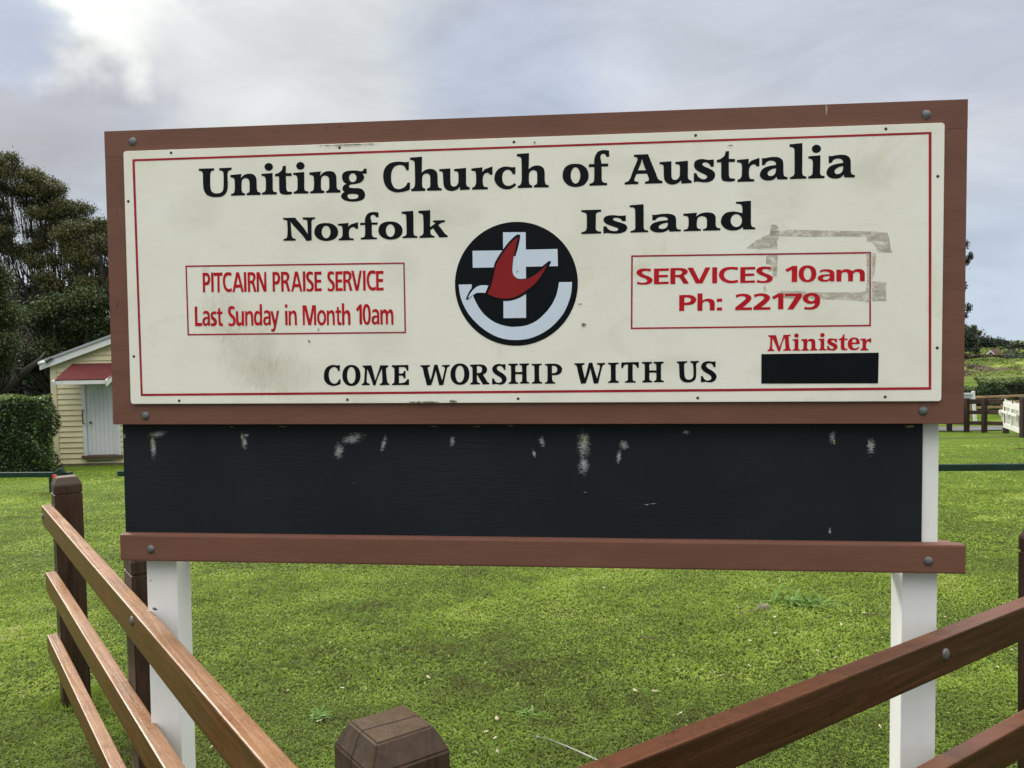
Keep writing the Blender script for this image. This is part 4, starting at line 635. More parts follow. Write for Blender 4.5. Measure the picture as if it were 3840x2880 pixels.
# ================================================================== low green barrier across the lawn
M_GREENP = painted('dark_green_paint', (0.014, 0.034, 0.026), 0.65, 0.2, 5, 40, 0.15, (0.035, 0.045, 0.035), (1, 1, 1), 0.12)
M_REDTAG = painted('red_marker', (0.6, 0.05, 0.03), 0.5)
def low_barrier(label, p0, p1, posts, z_off=0.42, cap=None):
    r = thing('low_barrier', label, 'barrier', (p0[0], p0[1], gzf(*p0)), group='low green barrier rails across the lawn')
    a = Vector((p0[0], p0[1], gzf(*p0)+z_off)); b_ = Vector((p1[0], p1[1], gzf(*p1)+z_off))
    d = b_-a; ln = d.length; n = max(2, int(ln/0.8)); yaw = math.atan2(d.y, d.x)
    bm = bmesh.new(); box_bm(0, ln, -0.05, 0.05, -0.1, 0, 0.012, 2, bm)
    pitch = -math.asin(d.z/ln)
    bm_obj('rail', bm, M_GREENP, r, a-r.location, (0, pitch, yaw))
    for s in posts:
        q = a+d*(s/ln); g_ = gzf(q.x, q.y)
        box('post', -0.055, 0.055, -0.055, 0.055, g_-q.z-0.3, -0.102, M_GREENP, r, 0.006, q-r.location, (0, 0, yaw))
    return r
pe = at(268, 1778, 16.5); ps = at(445, 1768, 16.25)
lb = low_barrier('low dark green timber rail before the clipped hedge, red marker near its end', (pe.x, pe.y), (pe.x-9.0, pe.y+2.3), (0.45, 3.4, 6.4))
q = at(213, 1780, 16.4); box('red_marker', -0.035, 0.035, -0.02, 0.02, -0.12, 0.06, M_REDTAG, lb, 0.003, Vector((q.x, q.y-0.08, gzf(q.x, q.y)+0.33))-lb.location)
q = at(222, 1755, 16.45)
bmc = bmesh.new(); box_bm(-0.10, 0.10, -0.055, 0.055, -0.05, 0.09, 0.03, 2, bmc)
bm_obj('rail_cap', bmc, M_GREENP, lb, Vector((q.x, q.y+0.02, gzf(q.x, q.y)+0.39))-lb.location, (0, -0.5, 0))
low_barrier('long low dark green timber rail crossing the lawn behind the sign', (ps.x, ps.y), (9.0, 12.1), (0.3, 3.4, 6.4, 9.4, 12.3))

# ================================================================== grass (nobody could count it)
M_GRASS = leafy('lawn_leaves', [(0.18, (0.095, 0.070, 0.032)), (0.30, (0.098, 0.108, 0.026)), (0.44, (0.138, 0.205, 0.028)), (0.62, (0.215, 0.312, 0.040)), (0.76, (0.31, 0.41, 0.055)), (0.95, (0.48, 0.44, 0.24))], 0.65, 0.45, 1.1)
def vnoise(x, y):
    """smooth value noise between 0 and 1"""
    xi, yi = np.floor(x).astype(int), np.floor(y).astype(int); fx, fy = x-xi, y-yi; fx = fx*fx*(3-2*fx); fy = fy*fy*(3-2*fy)
    h = lambda a, b: (np.sin(a*127.1+b*311.7)*43758.5453) % 1.0
    return (h(xi, yi)*(1-fx)+h(xi+1, yi)*fx)*(1-fy)+(h(xi, yi+1)*(1-fx)+h(xi+1, yi+1)*fx)*fy
def grass(y0, y1, dens, ln_, wd, up_):
    area_pts = []
    n = int(dens*(y1-y0)*(0.76*(y0+y1)/2+0.6)*2)
    y = np.sqrt(RNG.uniform(y0*y0, y1*y1, n)); x = RNG.uniform(-1, 1, n)*(0.76*y+0.6)
    # clumping
    keep = RNG.uniform(0, 1, n) < 0.80+0.20*np.sin(x*9.1+np.sin(y*7.3)*1.7)*np.sin(y*8.3+np.sin(x*5.1)*1.3)
    x, y = x[keep], y[keep]; n = len(x); z = gz(x, y)-0.004
    a = RNG.uniform(0, 2*np.pi, n); tl = RNG.uniform(up_[0], up_[1], n); l_ = ln_*RNG.uniform(0.5, 1.25, n)*(1+0.35*np.sin(x*2.3+1)*np.sin(y*1.9)); w_ = wd*RNG.uniform(0.6, 1.3, n)
    dx, dy = np.cos(a), np.sin(a); ch, sh = np.cos(tl), np.sin(tl)
    base = np.stack([x, y, z+RNG.uniform(0, 1, n)**2*up_[2]], -1)
    mid = base+np.stack([dx*ch*l_*0.5, dy*ch*l_*0.5, sh*l_*0.6], -1)
    tip = base+np.stack([dx*l_*ch, dy*l_*ch, sh*l_*(0.6+RNG.uniform(-0.2, 0.4, n))], -1)
    side = np.stack([-dy*w_/2, dx*w_/2, RNG.uniform(-0.4, 0.4, n)*w_], -1)
    V = np.stack([base, mid+side, tip, mid-side], 1).reshape(-1, 3); i0 = np.arange(n)*4
    q4 = np.stack([i0, i0+1, i0+2, i0+3], -1)
    t_ = RNG.normal(0.54, 0.095, n); dead = RNG.uniform(0, 1, n); t_ = np.where(dead > 0.985, 1.05, t_); t_ = np.where(dead < 0.07, 0.12, t_)
    pat = 0.07*np.sin(x*1.1+0.7*np.sin(y*0.9))+0.05*np.sin(y*2.3+x*1.6)+0.05*np.sin(x*5.3+np.sin(y*4.1)*2)*np.sin(y*6.1+np.sin(x*3.3)*2)+0.10*(sm(4.2, 5.6, y)-0.6)
    pat = pat+0.26*(vnoise(x*9, y*9)-0.5)+0.30*(vnoise(x*2.6+7, y*2.6+3)-0.5)+0.22*(vnoise(x*28+1, y*28+5)-0.5)
    pat = pat-0.22*np.exp(-((y-9.4)/0.7)**2)*(x < -2.5)-0.07*np.exp(-((y-4.0-0.15*x)/0.9)**2-((x-0.6)/1.1)**2)
    t_ = np.clip(t_+pat, 0.02, 1.15)
    return V, q4, None, np.repeat(t_, 4)
parts = [grass(1.9, 4.6, 23500, 0.024, 0.0066, (0.05, 0.8, 0.022)), grass(4.6, 8.0, 8700, 0.030, 0.010, (0.1, 1.0, 0.022)), grass(8.0, 13.0, 2300, 0.040, 0.018, (0.1, 0.7, 0.015)), grass(13.0, 17.0, 900, 0.045, 0.022, (0.1, 0.6, 0.012)), grass(17.0, 22.0, 300, 0.05, 0.026, (0.1, 0.6, 0.01))]
def skirt(px_, py_, n=260, r_=0.115, ln_=0.075):
    """longer unmown grass round the foot of a post"""
    a = RNG.uniform(0, 2*np.pi, n); r = r_+np.abs(RNG.normal(0, 0.035, n)); x, y = px_+r*np.cos(a), py_+r*np.sin(a); z = gz(x, y)-0.005
    l_ = ln_*RNG.uniform(0.4, 1.3, n); d_ = RNG.uniform(0, 2*np.pi, n); k = RNG.uniform(0.1, 0.6, n); w_ = 0.0028
    B = np.stack([x, y, z], -1); T2 = B+np.stack([np.cos(d_)*l_*k, np.sin(d_)*l_*k, l_], -1); Mi = (B+T2)/2+np.stack([np.cos(d_)*l_*-0.08, np.sin(d_)*l_*-0.08, l_*0.1], -1)
    S = np.stack([-np.sin(d_)*w_, np.cos(d_)*w_, np.zeros(n)], -1)
    i0 = np.arange(n)*4; return np.stack([B, Mi+S, T2, Mi-S], 1).reshape(-1, 3), np.stack([i0, i0+1, i0+2, i0+3], -1), None, np.repeat(RNG.normal(0.55, 0.12, n), 4)
for q in [LA+LD*0.069+LN*offc, LA+LD*(1.90*K+0.069)+LN*offc, RA+RD*(-0.449)+RN*offc, SG+SM@Vector((-1.15, 0.10, 0)), SG+SM@Vector((1.17, 0.10, 0))]: parts.append(skirt(q.x, q.y))
off = 0; Vs, Qs, Ts, Tt = [], [], [], []
for V, q4, t3, tt in parts:
    Vs.append(V); Qs.append(q4+off); Tt.append(tt); off += len(V)
GV, GQ, GTT = np.concatenate(Vs), np.concatenate(Qs), np.concatenate(Tt)
tag(link('lawn_grass', big_mesh('lawn_grass', GV, GQ, None, M_GRASS, False, GTT)), 'short green clover and grass leaves of the mown lawn', 'grass', kind='stuff')
print('grass tris', len(GQ)*2)
# ---- things lying on the lawn
M_DRY = painted('dry_leaf', (0.52, 0.44, 0.32), 0.7, 0.35, 40, 90, 0.3, (0.25, 0.15, 0.09)); M_TWIG = painted('dead_twig', (0.12, 0.085, 0.06), 0.8, 0.3, 30)
def dry_mesh(seed):
    rg = random.Random(seed); n = 8; P = [(0, 0, 0.006)]
    for k in range(n):
        a = 2*math.pi*k/n; r = rg.uniform(0.55, 1.15)*(0.020 if k % 4 else 0.028); P.append((r*math.cos(a), 0.6*r*math.sin(a), rg.uniform(-0.002, 0.010)))
    return mesh('fallen_leaf', P, [(0, k+1, (k+1) % n+1) for k in range(n)], M_DRY)
DM = [dry_mesh(i) for i in range(5)]
def lawn_at(px, py):
    d = AX*((px-1920)/FPX)+AU*(-(py-1440)/FPX)+AF; t = 1.0
    for _ in range(60):
        p = Vector((0, 0, CAMZ))+d*t; t += (p.z-gzf(p.x, p.y))/max(0.02, -d.z)*0.7
    return Vector((0, 0, CAMZ))+d*t
spots = [(1080, 2316), (1238, 2421), (976, 2427), (1893, 2340), (1083, 2602), (1375, 2596), (1863, 2710), (1823, 2760), (1856, 2783), (1865, 2835), (2018, 2782), (2265, 2213), (2313, 2336),
         (2880, 2168), (2924, 2180), (2867, 2343), (2907, 2325), (2908, 2387), (2810, 2510), (2635, 2525), (2548, 2693), (2382, 2603), (2458, 2607), (3242, 2256), (3190, 2278), (3155, 2353), (3240, 2308), (2815, 2415),
         (3744, 2515), (1608, 2554), (1196, 2720), (795, 2815), (70, 2870), (1283, 2594), (3300, 2740), (3540, 2325), (146, 2086), (1660, 2485)]
LEAFCELL = {}
for i, (a, c) in enumerate(spots):
    p = lawn_at(a, c); o = link('fallen_leaf', DM[i % 5], None, (p.x, p.y, gzf(p.x, p.y)+0.022), (random.uniform(-.4, .4), random.uniform(-.4, .4), random.uniform(0, 6.28)))
    s = random.uniform(0.5, 0.85); o.scale = (s, s, s); tag(o, None, 'leaf', 'dry leaves scattered on the lawn')
    row = 'just under the sign rail' if c < 2300 else ('high on the lawn' if c < 2380 else ('halfway down the lawn' if c < 2590 else ('low on the lawn' if c < 2750 else 'near the bottom edge')))
    col_ = [(330, 'left of the rail fence'), (1250, 'near the left sign post'), (1750, 'below the capital C'), (2200, 'below the emblem'), (2560, 'below the word Island'), (2860, 'below the word SERVICES'), (3080, 'below the word Minister'), (3400, 'by the right sign post'), (9999, 'right of the sign')]
    LEAFCELL.setdefault((row, next(n_ for q_, n_ in col_ if a < q_)), []).append((a, o))
for (row, side), lst in LEAFCELL.items():
    lst.sort(key=lambda q: q[0]); nm_ = {1: [''], 2: ['left ', 'right '], 3: ['left ', 'middle ', 'right '], 4: ['leftmost ', 'left middle ', 'right middle ', 'rightmost ']}.get(len(lst), ['']*len(lst))
    for (a, o), w_ in zip(lst, nm_): o['label'] = w_+'dry cream leaf '+row+', '+side
def tube(pts, rad, sides=5, bm=None):
    b = bm or bmesh.new(); rings = []
    for i, p in enumerate(pts):
        p = Vector(p); a = Vector(pts[max(0, i-1)]); c = Vector(pts[min(len(pts)-1, i+1)]); d = (c-a).normalized()
        x = d.orthogonal().normalized() if i == 0 else (rings_x-d*rings_x.dot(d)).normalized(); rings_x = x; y = d.cross(x)
        r = rad[i] if isinstance(rad, (list, tuple)) else rad
        rings.append([b.verts.new(p+x*r*math.cos(2*math.pi*k/sides)+y*r*math.sin(2*math.pi*k/sides)) for k in range(sides)])
    for A, B in zip(rings, rings[1:]):
        for k in range(sides): b.faces.new((A[k], A[(k+1) % sides], B[(k+1) % sides], B[k]))
    b.faces.new(rings[0][::-1]); b.faces.new(rings[-1]); return b
def lie(name, label, cat, pix, r, mat, lift=0.02):
    P = [lawn_at(*q) for q in pix]; P = [Vector((p.x, p.y, gzf(p.x, p.y)+lift+0.006*math.sin(i*2.1))) for i, p in enumerate(P)]
    o = P[0].copy(); b = tube([p-o for p in P], r)
    return tag(bm_obj(name, b, mat, None, o), label, cat)
M_STRAW = painted('pale_dry_frond', (0.36, 0.35, 0.32), 0.7, 0.35, 30)
fr_ = [lawn_at(*q) for q in ((1992, 2786), (2060, 2802), (2130, 2830), (2200, 2862), (2290, 2905))]
fr_ = [Vector((p.x, p.y, gzf(p.x, p.y)+0.035)) for p in fr_]; o0 = fr_[0].copy(); V = []; ww = [0.001, 0.003, 0.006, 0.007, 0.007]
for p, w_ in zip(fr_, ww): V += [(p-o0)+Vector((0, w_, 0.004)), (p-o0)+Vector((0, 0, -0.001)), (p-o0)+Vector((0, -w_, 0.004))]
F = []
for i in range(4):
    for k in range(2): a = i*3+k; F.append((a, a+1, a+4, a+3))
tag(obj('dry_frond', V, F, M_STRAW, None, o0), 'long pale dried frond strip lying on the lawn beside the nearest fence post', 'frond')
lie('twig', 'bent brown twig on the lawn just left of the right sign post', 'twig', [(3245, 2312), (3290, 2316), (3335, 2325)], 0.004, M_TWIG)
lie('twig', 'thin dark twig lying under the middle of the sign', 'twig', [(2385, 2402), (2440, 2404), (2485, 2408)], 0.003, M_TWIG)
lie('twig', 'grey twig poking out of the dead grass beside the weed clump', 'twig', [(2778, 2310), (2820, 2302), (2870, 2294), (2895, 2285)], 0.0045, M_TWIG)
# weed clump
M_WEED = leafy('weed_leaf', [(0.2, (0.06, 0.12, 0.02)), (0.55, (0.10, 0.21, 0.03)), (0.85, (0.22, 0.32, 0.07))], 0.55, 0.3, 5)
def blades(c, n, ln_, wd, spread, flatness, seed):
    rg = np.random.default_rng(seed); V, Q, T_ = [], [], []
    for i in range(n):
        a = rg.uniform(0, 6.28); e = rg.uniform(*flatness); l_ = ln_*rg.uniform(0.5, 1.2); bx, by = rg.normal(0, spread, 2); w_ = wd*rg.uniform(0.7, 1.3)
        for j in range(5):
            t = j/4; rr = l_*t; zz = l_*(math.sin(e)*t-0.45*t*t); ww_ = w_*(0.45+1.2*t-1.6*t*t)*0.9+0.0006
            x, y, z = bx+math.cos(a)*rr*math.cos(e), by+math.sin(a)*rr*math.cos(e), max(0.01, zz+0.015)
            V += [(c[0]+x-math.sin(a)*ww_, c[1]+y+math.cos(a)*ww_, c[2]+z), (c[0]+x+math.sin(a)*ww_, c[1]+y-math.cos(a)*ww_, c[2]+z)]
        k = i*10
        for j in range(4): Q.append((k+2*j, k+2*j+1, k+2*j+3, k+2*j+2))
        T_ += [rg.uniform(0.2, 0.9)]*10
    return np.array(V), np.array(Q), T_
p = lawn_at(2990, 2270); wp = (p.x, p.y, gzf(p.x, p.y))
V, Q, T_ = blades((0, 0, 0), 80, 0.17, 0.010, 0.075, (0.25, 1.1), 4); V[:, 0] *= 1.5
tag(link('lawn_weed', big_mesh('lawn_weed', V, Q, None, M_WEED, False, T_), None, wp), 'spreading tuft of long broad green leaves on the lawn by the right sign post', 'weed')
V, Q, T_ = blades((0, 0, 0), 22, 0.09, 0.007, 0.02, (0.2, 1.0), 9)
for (a, c, t_) in ((1985, 2690, 'small green grass tuft near the pale dried frond'), (1190, 2700, 'small green weed between the left sign post and the nearest fence post')):
    p = lawn_at(a, c); tag(link('lawn_weed', big_mesh('lawn_weed', V, Q, None, M_WEED, False, T_), None, (p.x, p.y, gzf(p.x, p.y)), (0, 0, a)), t_, 'weed')
M_DEADG = leafy('dead_grass', [(0.2, (0.12, 0.10, 0.075)), (0.8, (0.30, 0.27, 0.21))], 0.8, 0.1, 5)
p = lawn_at(2862, 2288); V, Q, T_ = blades((0, 0, 0), 60, 0.07, 0.004, 0.03, (0.1, 1.3), 12)
tag(link('dead_grass_clump', big_mesh('dead_grass_clump', V, Q, None, M_DEADG, False, T_), None, (p.x, p.y, gzf(p.x, p.y))), 'grey dead grass clump in front of the green weed tuft', 'dead grass')
# ================================================================== yellow weatherboard shed
SY = 24.1
M_YEL = painted('pale_yellow_paint', (0.60, 0.55, 0.355), 0.5, 0.08, 3, 40, 0.1, (0.36, 0.32, 0.2)); M_WHT = painted('white_trim_paint', (0.62, 0.64, 0.65), 0.45, 0.08, 4, 40, 0.1, (0.35, 0.34, 0.31))
M_DOOR = painted('white_door_paint', (0.60, 0.62, 0.64), 0.4, 0.08, 3, 30, 0.05); M_ROOFM = painted('grey_metal_roof', (0.30, 0.32, 0.35), 0.45, 0.15, 3); M_REDR = painted('red_corrugated_iron', (0.165, 0.043, 0.043), 0.5, 0.15, 4, 40, 0.1, (0.2, 0.06, 0.05))
M_DARKW = painted('dark_step_timber', (0.10, 0.065, 0.05), 0.7, 0.3, 6); M_STEEL = painted('dark_steel', (0.04, 0.035, 0.035), 0.4); M_STONE = painted('mossy_footing_stone', (0.16, 0.14, 0.10), 0.9, 0.4, 5, 30, 0.5, (0.06, 0.07, 0.03))
wl = at(200, 1600, SY).x; wr = wl+5.2; zb = at(330, 1737, SY).z; gy0 = gzf(wl+1, SY)
eave = at(150, 1364, SY-0.15); rise = at(415, 1266, SY-0.15); slope_ = (rise.z-eave.z)/(rise.x-eave.x)
shed = thing('garden_shed', 'pale yellow weatherboard shed with white door and red corrugated awning', 'shed', (wl, SY, gy0))
S0 = shed.location.copy()
def sh(name, x0, x1, y0, y1, z0, z1, mat, bev=0.0, parent=None, origin=None):
    o_ = origin or S0
    return box(name, x0-o_.x, x1-o_.x, y0-o_.y, y1-o_.y, z0-o_.z, z1-o_.z, mat, parent or shed, bev)
sh('wall', wl+0.03, wr-0.03, SY+0.03, SY+5.0, zb-0.25, eave.z-0.10, M_YEL)
dxl, dxr = at(313, 1580, SY).x, at(452, 1580, SY).x; dzt, dzb = at(380, 1425, SY).z, at(380, 1706, SY).z
pitch_b = 0.158; k = 0
def roofz(x): return eave.z+slope_*(min(x, wl+wr-x)-eave.x)-0.10
def wboard(xa, xb, z0, z1, top=None):
    t0 = 0.0; V = [(xa-S0.x, SY-0.040-S0.y, z0-S0.z), (xb-S0.x, SY-0.040-S0.y, z0-S0.z), (xb-S0.x, SY+0.029-S0.y, z0-S0.z), (xa-S0.x, SY+0.029-S0.y, z0-S0.z)]
    xa2, xb2 = top or (xa, xb)
    V += [(xa2-S0.x, SY-0.004-S0.y, z1-S0.z), (xb2-S0.x, SY-0.004-S0.y, z1-S0.z), (xb2-S0.x, SY+0.028-S0.y, z1-S0.z), (xa2-S0.x, SY+0.028-S0.y, z1-S0.z)]
    obj('weatherboard', V, [(0,3,2,1),(4,5,6,7),(0,1,5,4),(1,2,6,5),(2,3,7,6),(3,0,4,7)], M_YEL, shed)
z = zb
cbw = 0.17
while z < roofz((wl+wr)/2)-0.05:
    z1 = z+pitch_b+0.012
    xl_ = wl+cbw; xr_ = wr-cbw
    if z1 > roofz(wl+cbw):
        xa = wl+cbw; need = (z1+0.10-eave.z)/slope_+eave.x; need0 = (z+0.10-eave.z)/slope_+eave.x
        a0 = max(wl+0.02, need0); a1 = max(wl+0.02, need)
        if a1 < (wl+wr)/2-0.05: wboard(a0, wl+wr-a0, z, z1, (a1, wl+wr-a1))
    elif z1 > dzb and z < dzt+0.02:
        wboard(xl_, dxl, z, z1); wboard(dxr, xr_, z, z1)
    else: wboard(xl_, xr_, z, z1)
    z += pitch_b
for a in (wl, wr-cbw): sh('corner_board', a, a+cbw-0.003, SY-0.052, SY+0.02, zb-0.06, roofz(wl+cbw)+0.01, M_YEL, 0.004)
# roof sheets, verge boards
def slope_box(name, x0, x1, y0, y1, lift0, lift1, mat):
    za = eave.z+slope_*(x0-eave.x) if x0 < (wl+wr)/2-0.01 or x1 <= (wl+wr)/2+0.01 else eave.z+slope_*((wl+wr-x0)-eave.x)
    zc_ = eave.z+slope_*(x1-eave.x) if x1 <= (wl+wr)/2+0.01 else eave.z+slope_*((wl+wr-x1)-eave.x)
    V = [(x, y, zz) for x, zz in ((x0, za), (x1, zc_)) for y, zz in ((y0, zz+lift0), (y1, zz+lift0), (y1, zz+lift1), (y0, zz+lift1))]
    V = [(x-S0.x, y-S0.y, zz-S0.z) for x, y, zz in V]
    return obj(name, V, [(0,1,2,3),(7,6,5,4),(0,4,5,1),(1,5,6,2),(2,6,7,3),(3,7,4,0)], mat, shed)
mid = (wl+wr)/2
for x0, x1 in ((eave.x, mid), (mid, wl+wr-eave.x)):
    slope_box('roof', x0, x1, SY-0.21, SY+5.3, 0.0, 0.05, M_ROOFM)
    slope_box('verge_board', x0+0.01, x1, SY-0.20, SY-0.165, -0.19, -0.004, M_WHT)
    slope_box('roof_trim', x0, x1, SY-0.235, SY-0.19, 0.002, 0.075, M_ROOFM)
# awning
ay = 23.04; bl = at(199, 1432, ay); tl = at(273, 1367, SY); br_ = at(399, 1425, ay)
ax0, ax1 = tl.x, tl.x+1.52; az0, az1 = bl.z+0.03, tl.z
n = 44; V = []; F = []
for j, (y, z_) in enumerate(((ay, az0), (SY-0.035, az1))):
    for i in range(n*2+1):
        x = ax0+(ax1-ax0)*i/(n*2); V.append((x-S0.x, y-S0.y, z_+(0.034 if i % 2 else 0)-S0.z))
m_ = n*2+1
for i in range(m_-1): F.append((i, i+1, m_+i+1, m_+i))
V += [(v[0], v[1], v[2]-0.012) for v in V[:]]; F += [tuple(q+2*m_ for q in f[::-1]) for f in F[:]]
aw = obj('awning', V, F, M_REDR, shed)
sh('awning_fascia', ax0+0.041, ax1-0.042, ay+0.005, ay+0.035, az0-0.115, az0-0.008, M_WHT, 0.004, aw)
for x in (ax0+0.004, ax1-0.04):
    P = [(ay-0.05, az0-0.18), (ay-0.09, az0-0.01), (SY-0.04, az1-0.03), (SY-0.04, az1-0.16)]
    V = [(xx-S0.x, y-S0.y, z_-S0.z) for xx in (x, x+0.035) for y, z_ in P]
    obj('awning_side_board', V, [(0,1,2,3),(7,6,5,4),(0,4,5,1),(1,5,6,2),(2,6,7,3),(3,7,4,0)], M_WHT, aw)
# door
df = sh('door_frame', dxl, dxl+0.11, SY-0.056, SY+0.02, dzb, dzt, M_DOOR, 0.004)
sh('door_frame', dxr-0.09, dxr, SY-0.056, SY+0.02, dzb, dzt, M_DOOR, 0.004); sh('door_frame', dxl+0.11, dxr-0.09, SY-0.056, SY+0.02, dzt-0.09, dzt, M_DOOR, 0.004)
bmd = bmesh.new(); nb = 7; dw = (dxr-0.09-dxl-0.11-0.016)/nb
for i in range(nb): box_bm(dxl+0.118+i*dw-S0.x, dxl+0.118+(i+1)*dw-0.004-S0.x, -0.022, 0.015, dzb+0.012-S0.z, dzt-0.10-S0.z, 0.003, 1, bmd)
door = bm_obj('door', bmd, M_DOOR, shed)
kx = at(343, 1584, SY); bmk = bmesh.new(); bmesh.ops.create_uvsphere(bmk, u_segments=10, v_segments=6, radius=0.034)
bm_obj('knob', bmk, M_STEEL, door, Vector((kx.x, SY-0.055, kx.z))-S0, None, True)
hx = at(318, 1562, SY); hb = tube([(0, 0, 0.20), (0, -0.07, 0.19), (0, -0.075, 0), (0, -0.07, -0.19), (0, 0, -0.20)], 0.017, 7)
bm_obj('handle', hb, M_STEEL, door, Vector((hx.x, SY-0.05, hx.z))-S0, None, True)
sh('doorstep', dxl-0.02, dxr+0.05, SY-0.16, SY-0.005, dzb-0.075, dzb-0.002, M_DARKW, 0.008)
sh('vent_slot', dxl+0.05, dxl+0.85, SY-0.034, SY-0.02, zb+0.05, zb+0.075, M_STEEL)
sh('footing', wl-0.02, wr+0.02, SY-0.03, SY+0.4, zb-0.5, zb-0.004, M_STONE, 0.02)
cm = at(156, 1361, SY-0.35); bmq = bmesh.new(); bmesh.ops.create_cone(bmq, cap_ends=True, segments=12, radius1=0.055, radius2=0.05, depth=0.17)
bm_obj('security_camera', bmq, M_WHT, shed, cm-S0, (0.3, 1.2, 0.3), True)
box('camera_bracket', -0.12, 0.12, -0.03, 0.03, -0.03, 0.03, M_STEEL, shed, 0.01, Vector((cm.x+0.14, cm.y+0.12, cm.z+0.07))-S0, (0, -0.5, 0))

# ================================================================== leaves, hedges, trees
def leaf_quads(C, size, flat_=0.0, aspect=0.6, rng=RNG):
    """rhombus leaves at the given centres, random directions (flat_>0 turns them towards the sky)"""
    n = len(C); nrm = rng.normal(0, 1, (n, 3)); nrm[:, 2] = np.abs(nrm[:, 2])+flat_; nrm /= np.linalg.norm(nrm, axis=1)[:, None]
    a = np.cross(nrm, rng.normal(0, 1, (n, 3))); a /= np.linalg.norm(a, axis=1)[:, None]+1e-9; b = np.cross(nrm, a)
    s = (size*rng.uniform(0.55, 1.3, n))[:, None]
    V = np.stack([C-a*s*0.5, C-b*s*0.5*aspect, C+a*s*0.5, C+b*s*0.5*aspect], 1).reshape(-1, 3)
    i0 = np.arange(n)*4; Q = np.stack([i0, i0+1, i0+2, i0+3], -1)
    return V, Q
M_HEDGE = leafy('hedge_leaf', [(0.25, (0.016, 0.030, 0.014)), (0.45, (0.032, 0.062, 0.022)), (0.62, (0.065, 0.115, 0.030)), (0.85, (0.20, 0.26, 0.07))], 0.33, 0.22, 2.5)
M_CORE = painted('hedge_dark_core', (0.020, 0.020, 0.012), 0.9, 0.4, 8)
def hedge(label, cx_, cy_, w_, d_, h_, rot, nleaf, size, mat, wob=0.10, group=None):
    z0 = gzf(cx_, cy_)
    r = thing('hedge', label, 'hedge', (cx_, cy_, z0), (0, 0, rot), group)
    rg = np.random.default_rng(int(abs(cx_*10))+3)
    box('dark_core', -w_/2+0.18, w_/2-0.18, -d_/2+0.18, d_/2-0.18, -0.3, h_-0.16, M_CORE, r)  # solid dark core added inside the leaves, standing in for inner shade
    A = np.array([h_*w_, h_*w_*0.35, h_*d_, h_*d_, w_*d_]); cnt = (nleaf*A/A.sum()).astype(int); C = []
    for k, n_ in enumerate(cnt):
        u, v, t_ = rg.uniform(-.5, .5, n_), rg.uniform(0, 1, n_), np.abs(rg.normal(0, 0.07, n_))
        if k == 0: p = np.stack([u*w_, -d_/2+t_, v*h_], -1)
        elif k == 1: p = np.stack([u*w_, d_/2-t_, v*h_], -1)
        elif k == 2: p = np.stack([w_/2-t_, u*d_, v*h_], -1)
        elif k == 3: p = np.stack([-w_/2+t_, u*d_, v*h_], -1)
        else: p = np.stack([u*w_, (v-0.5)*d_, h_-t_*0.8+rg.uniform(0, 0.05, n_)], -1)
        p += wob*np.stack([np.sin(p[:, 2]*5+p[:, 1]*3), np.sin(p[:, 0]*3.1+p[:, 2]*4.3), 0.5*np.sin(p[:, 0]*4.7+p[:, 1]*3)], -1)*0.5
        C.append(p)
    C = np.concatenate(C); V, Q = leaf_quads(C, size, 0.2, 0.62, rg)
    t_ = rg.uniform(0.1, 0.8, len(C))+0.32*sm(h_-0.14, h_, C[:, 2])  # leaf tint lifted near the top, painting in the lit highlights
    link('foliage', big_mesh('foliage', V, Q, None, mat, False, np.repeat(t_, 4)), r); return r
hr = at(216, 1640, 22.3).x
hedge('clipped dark green hedge in front of the yellow shed', hr-2.6, 21.85, 5.2, 1.0, 2.04, 0, 26000, 0.075, M_HEDGE, 0.16)

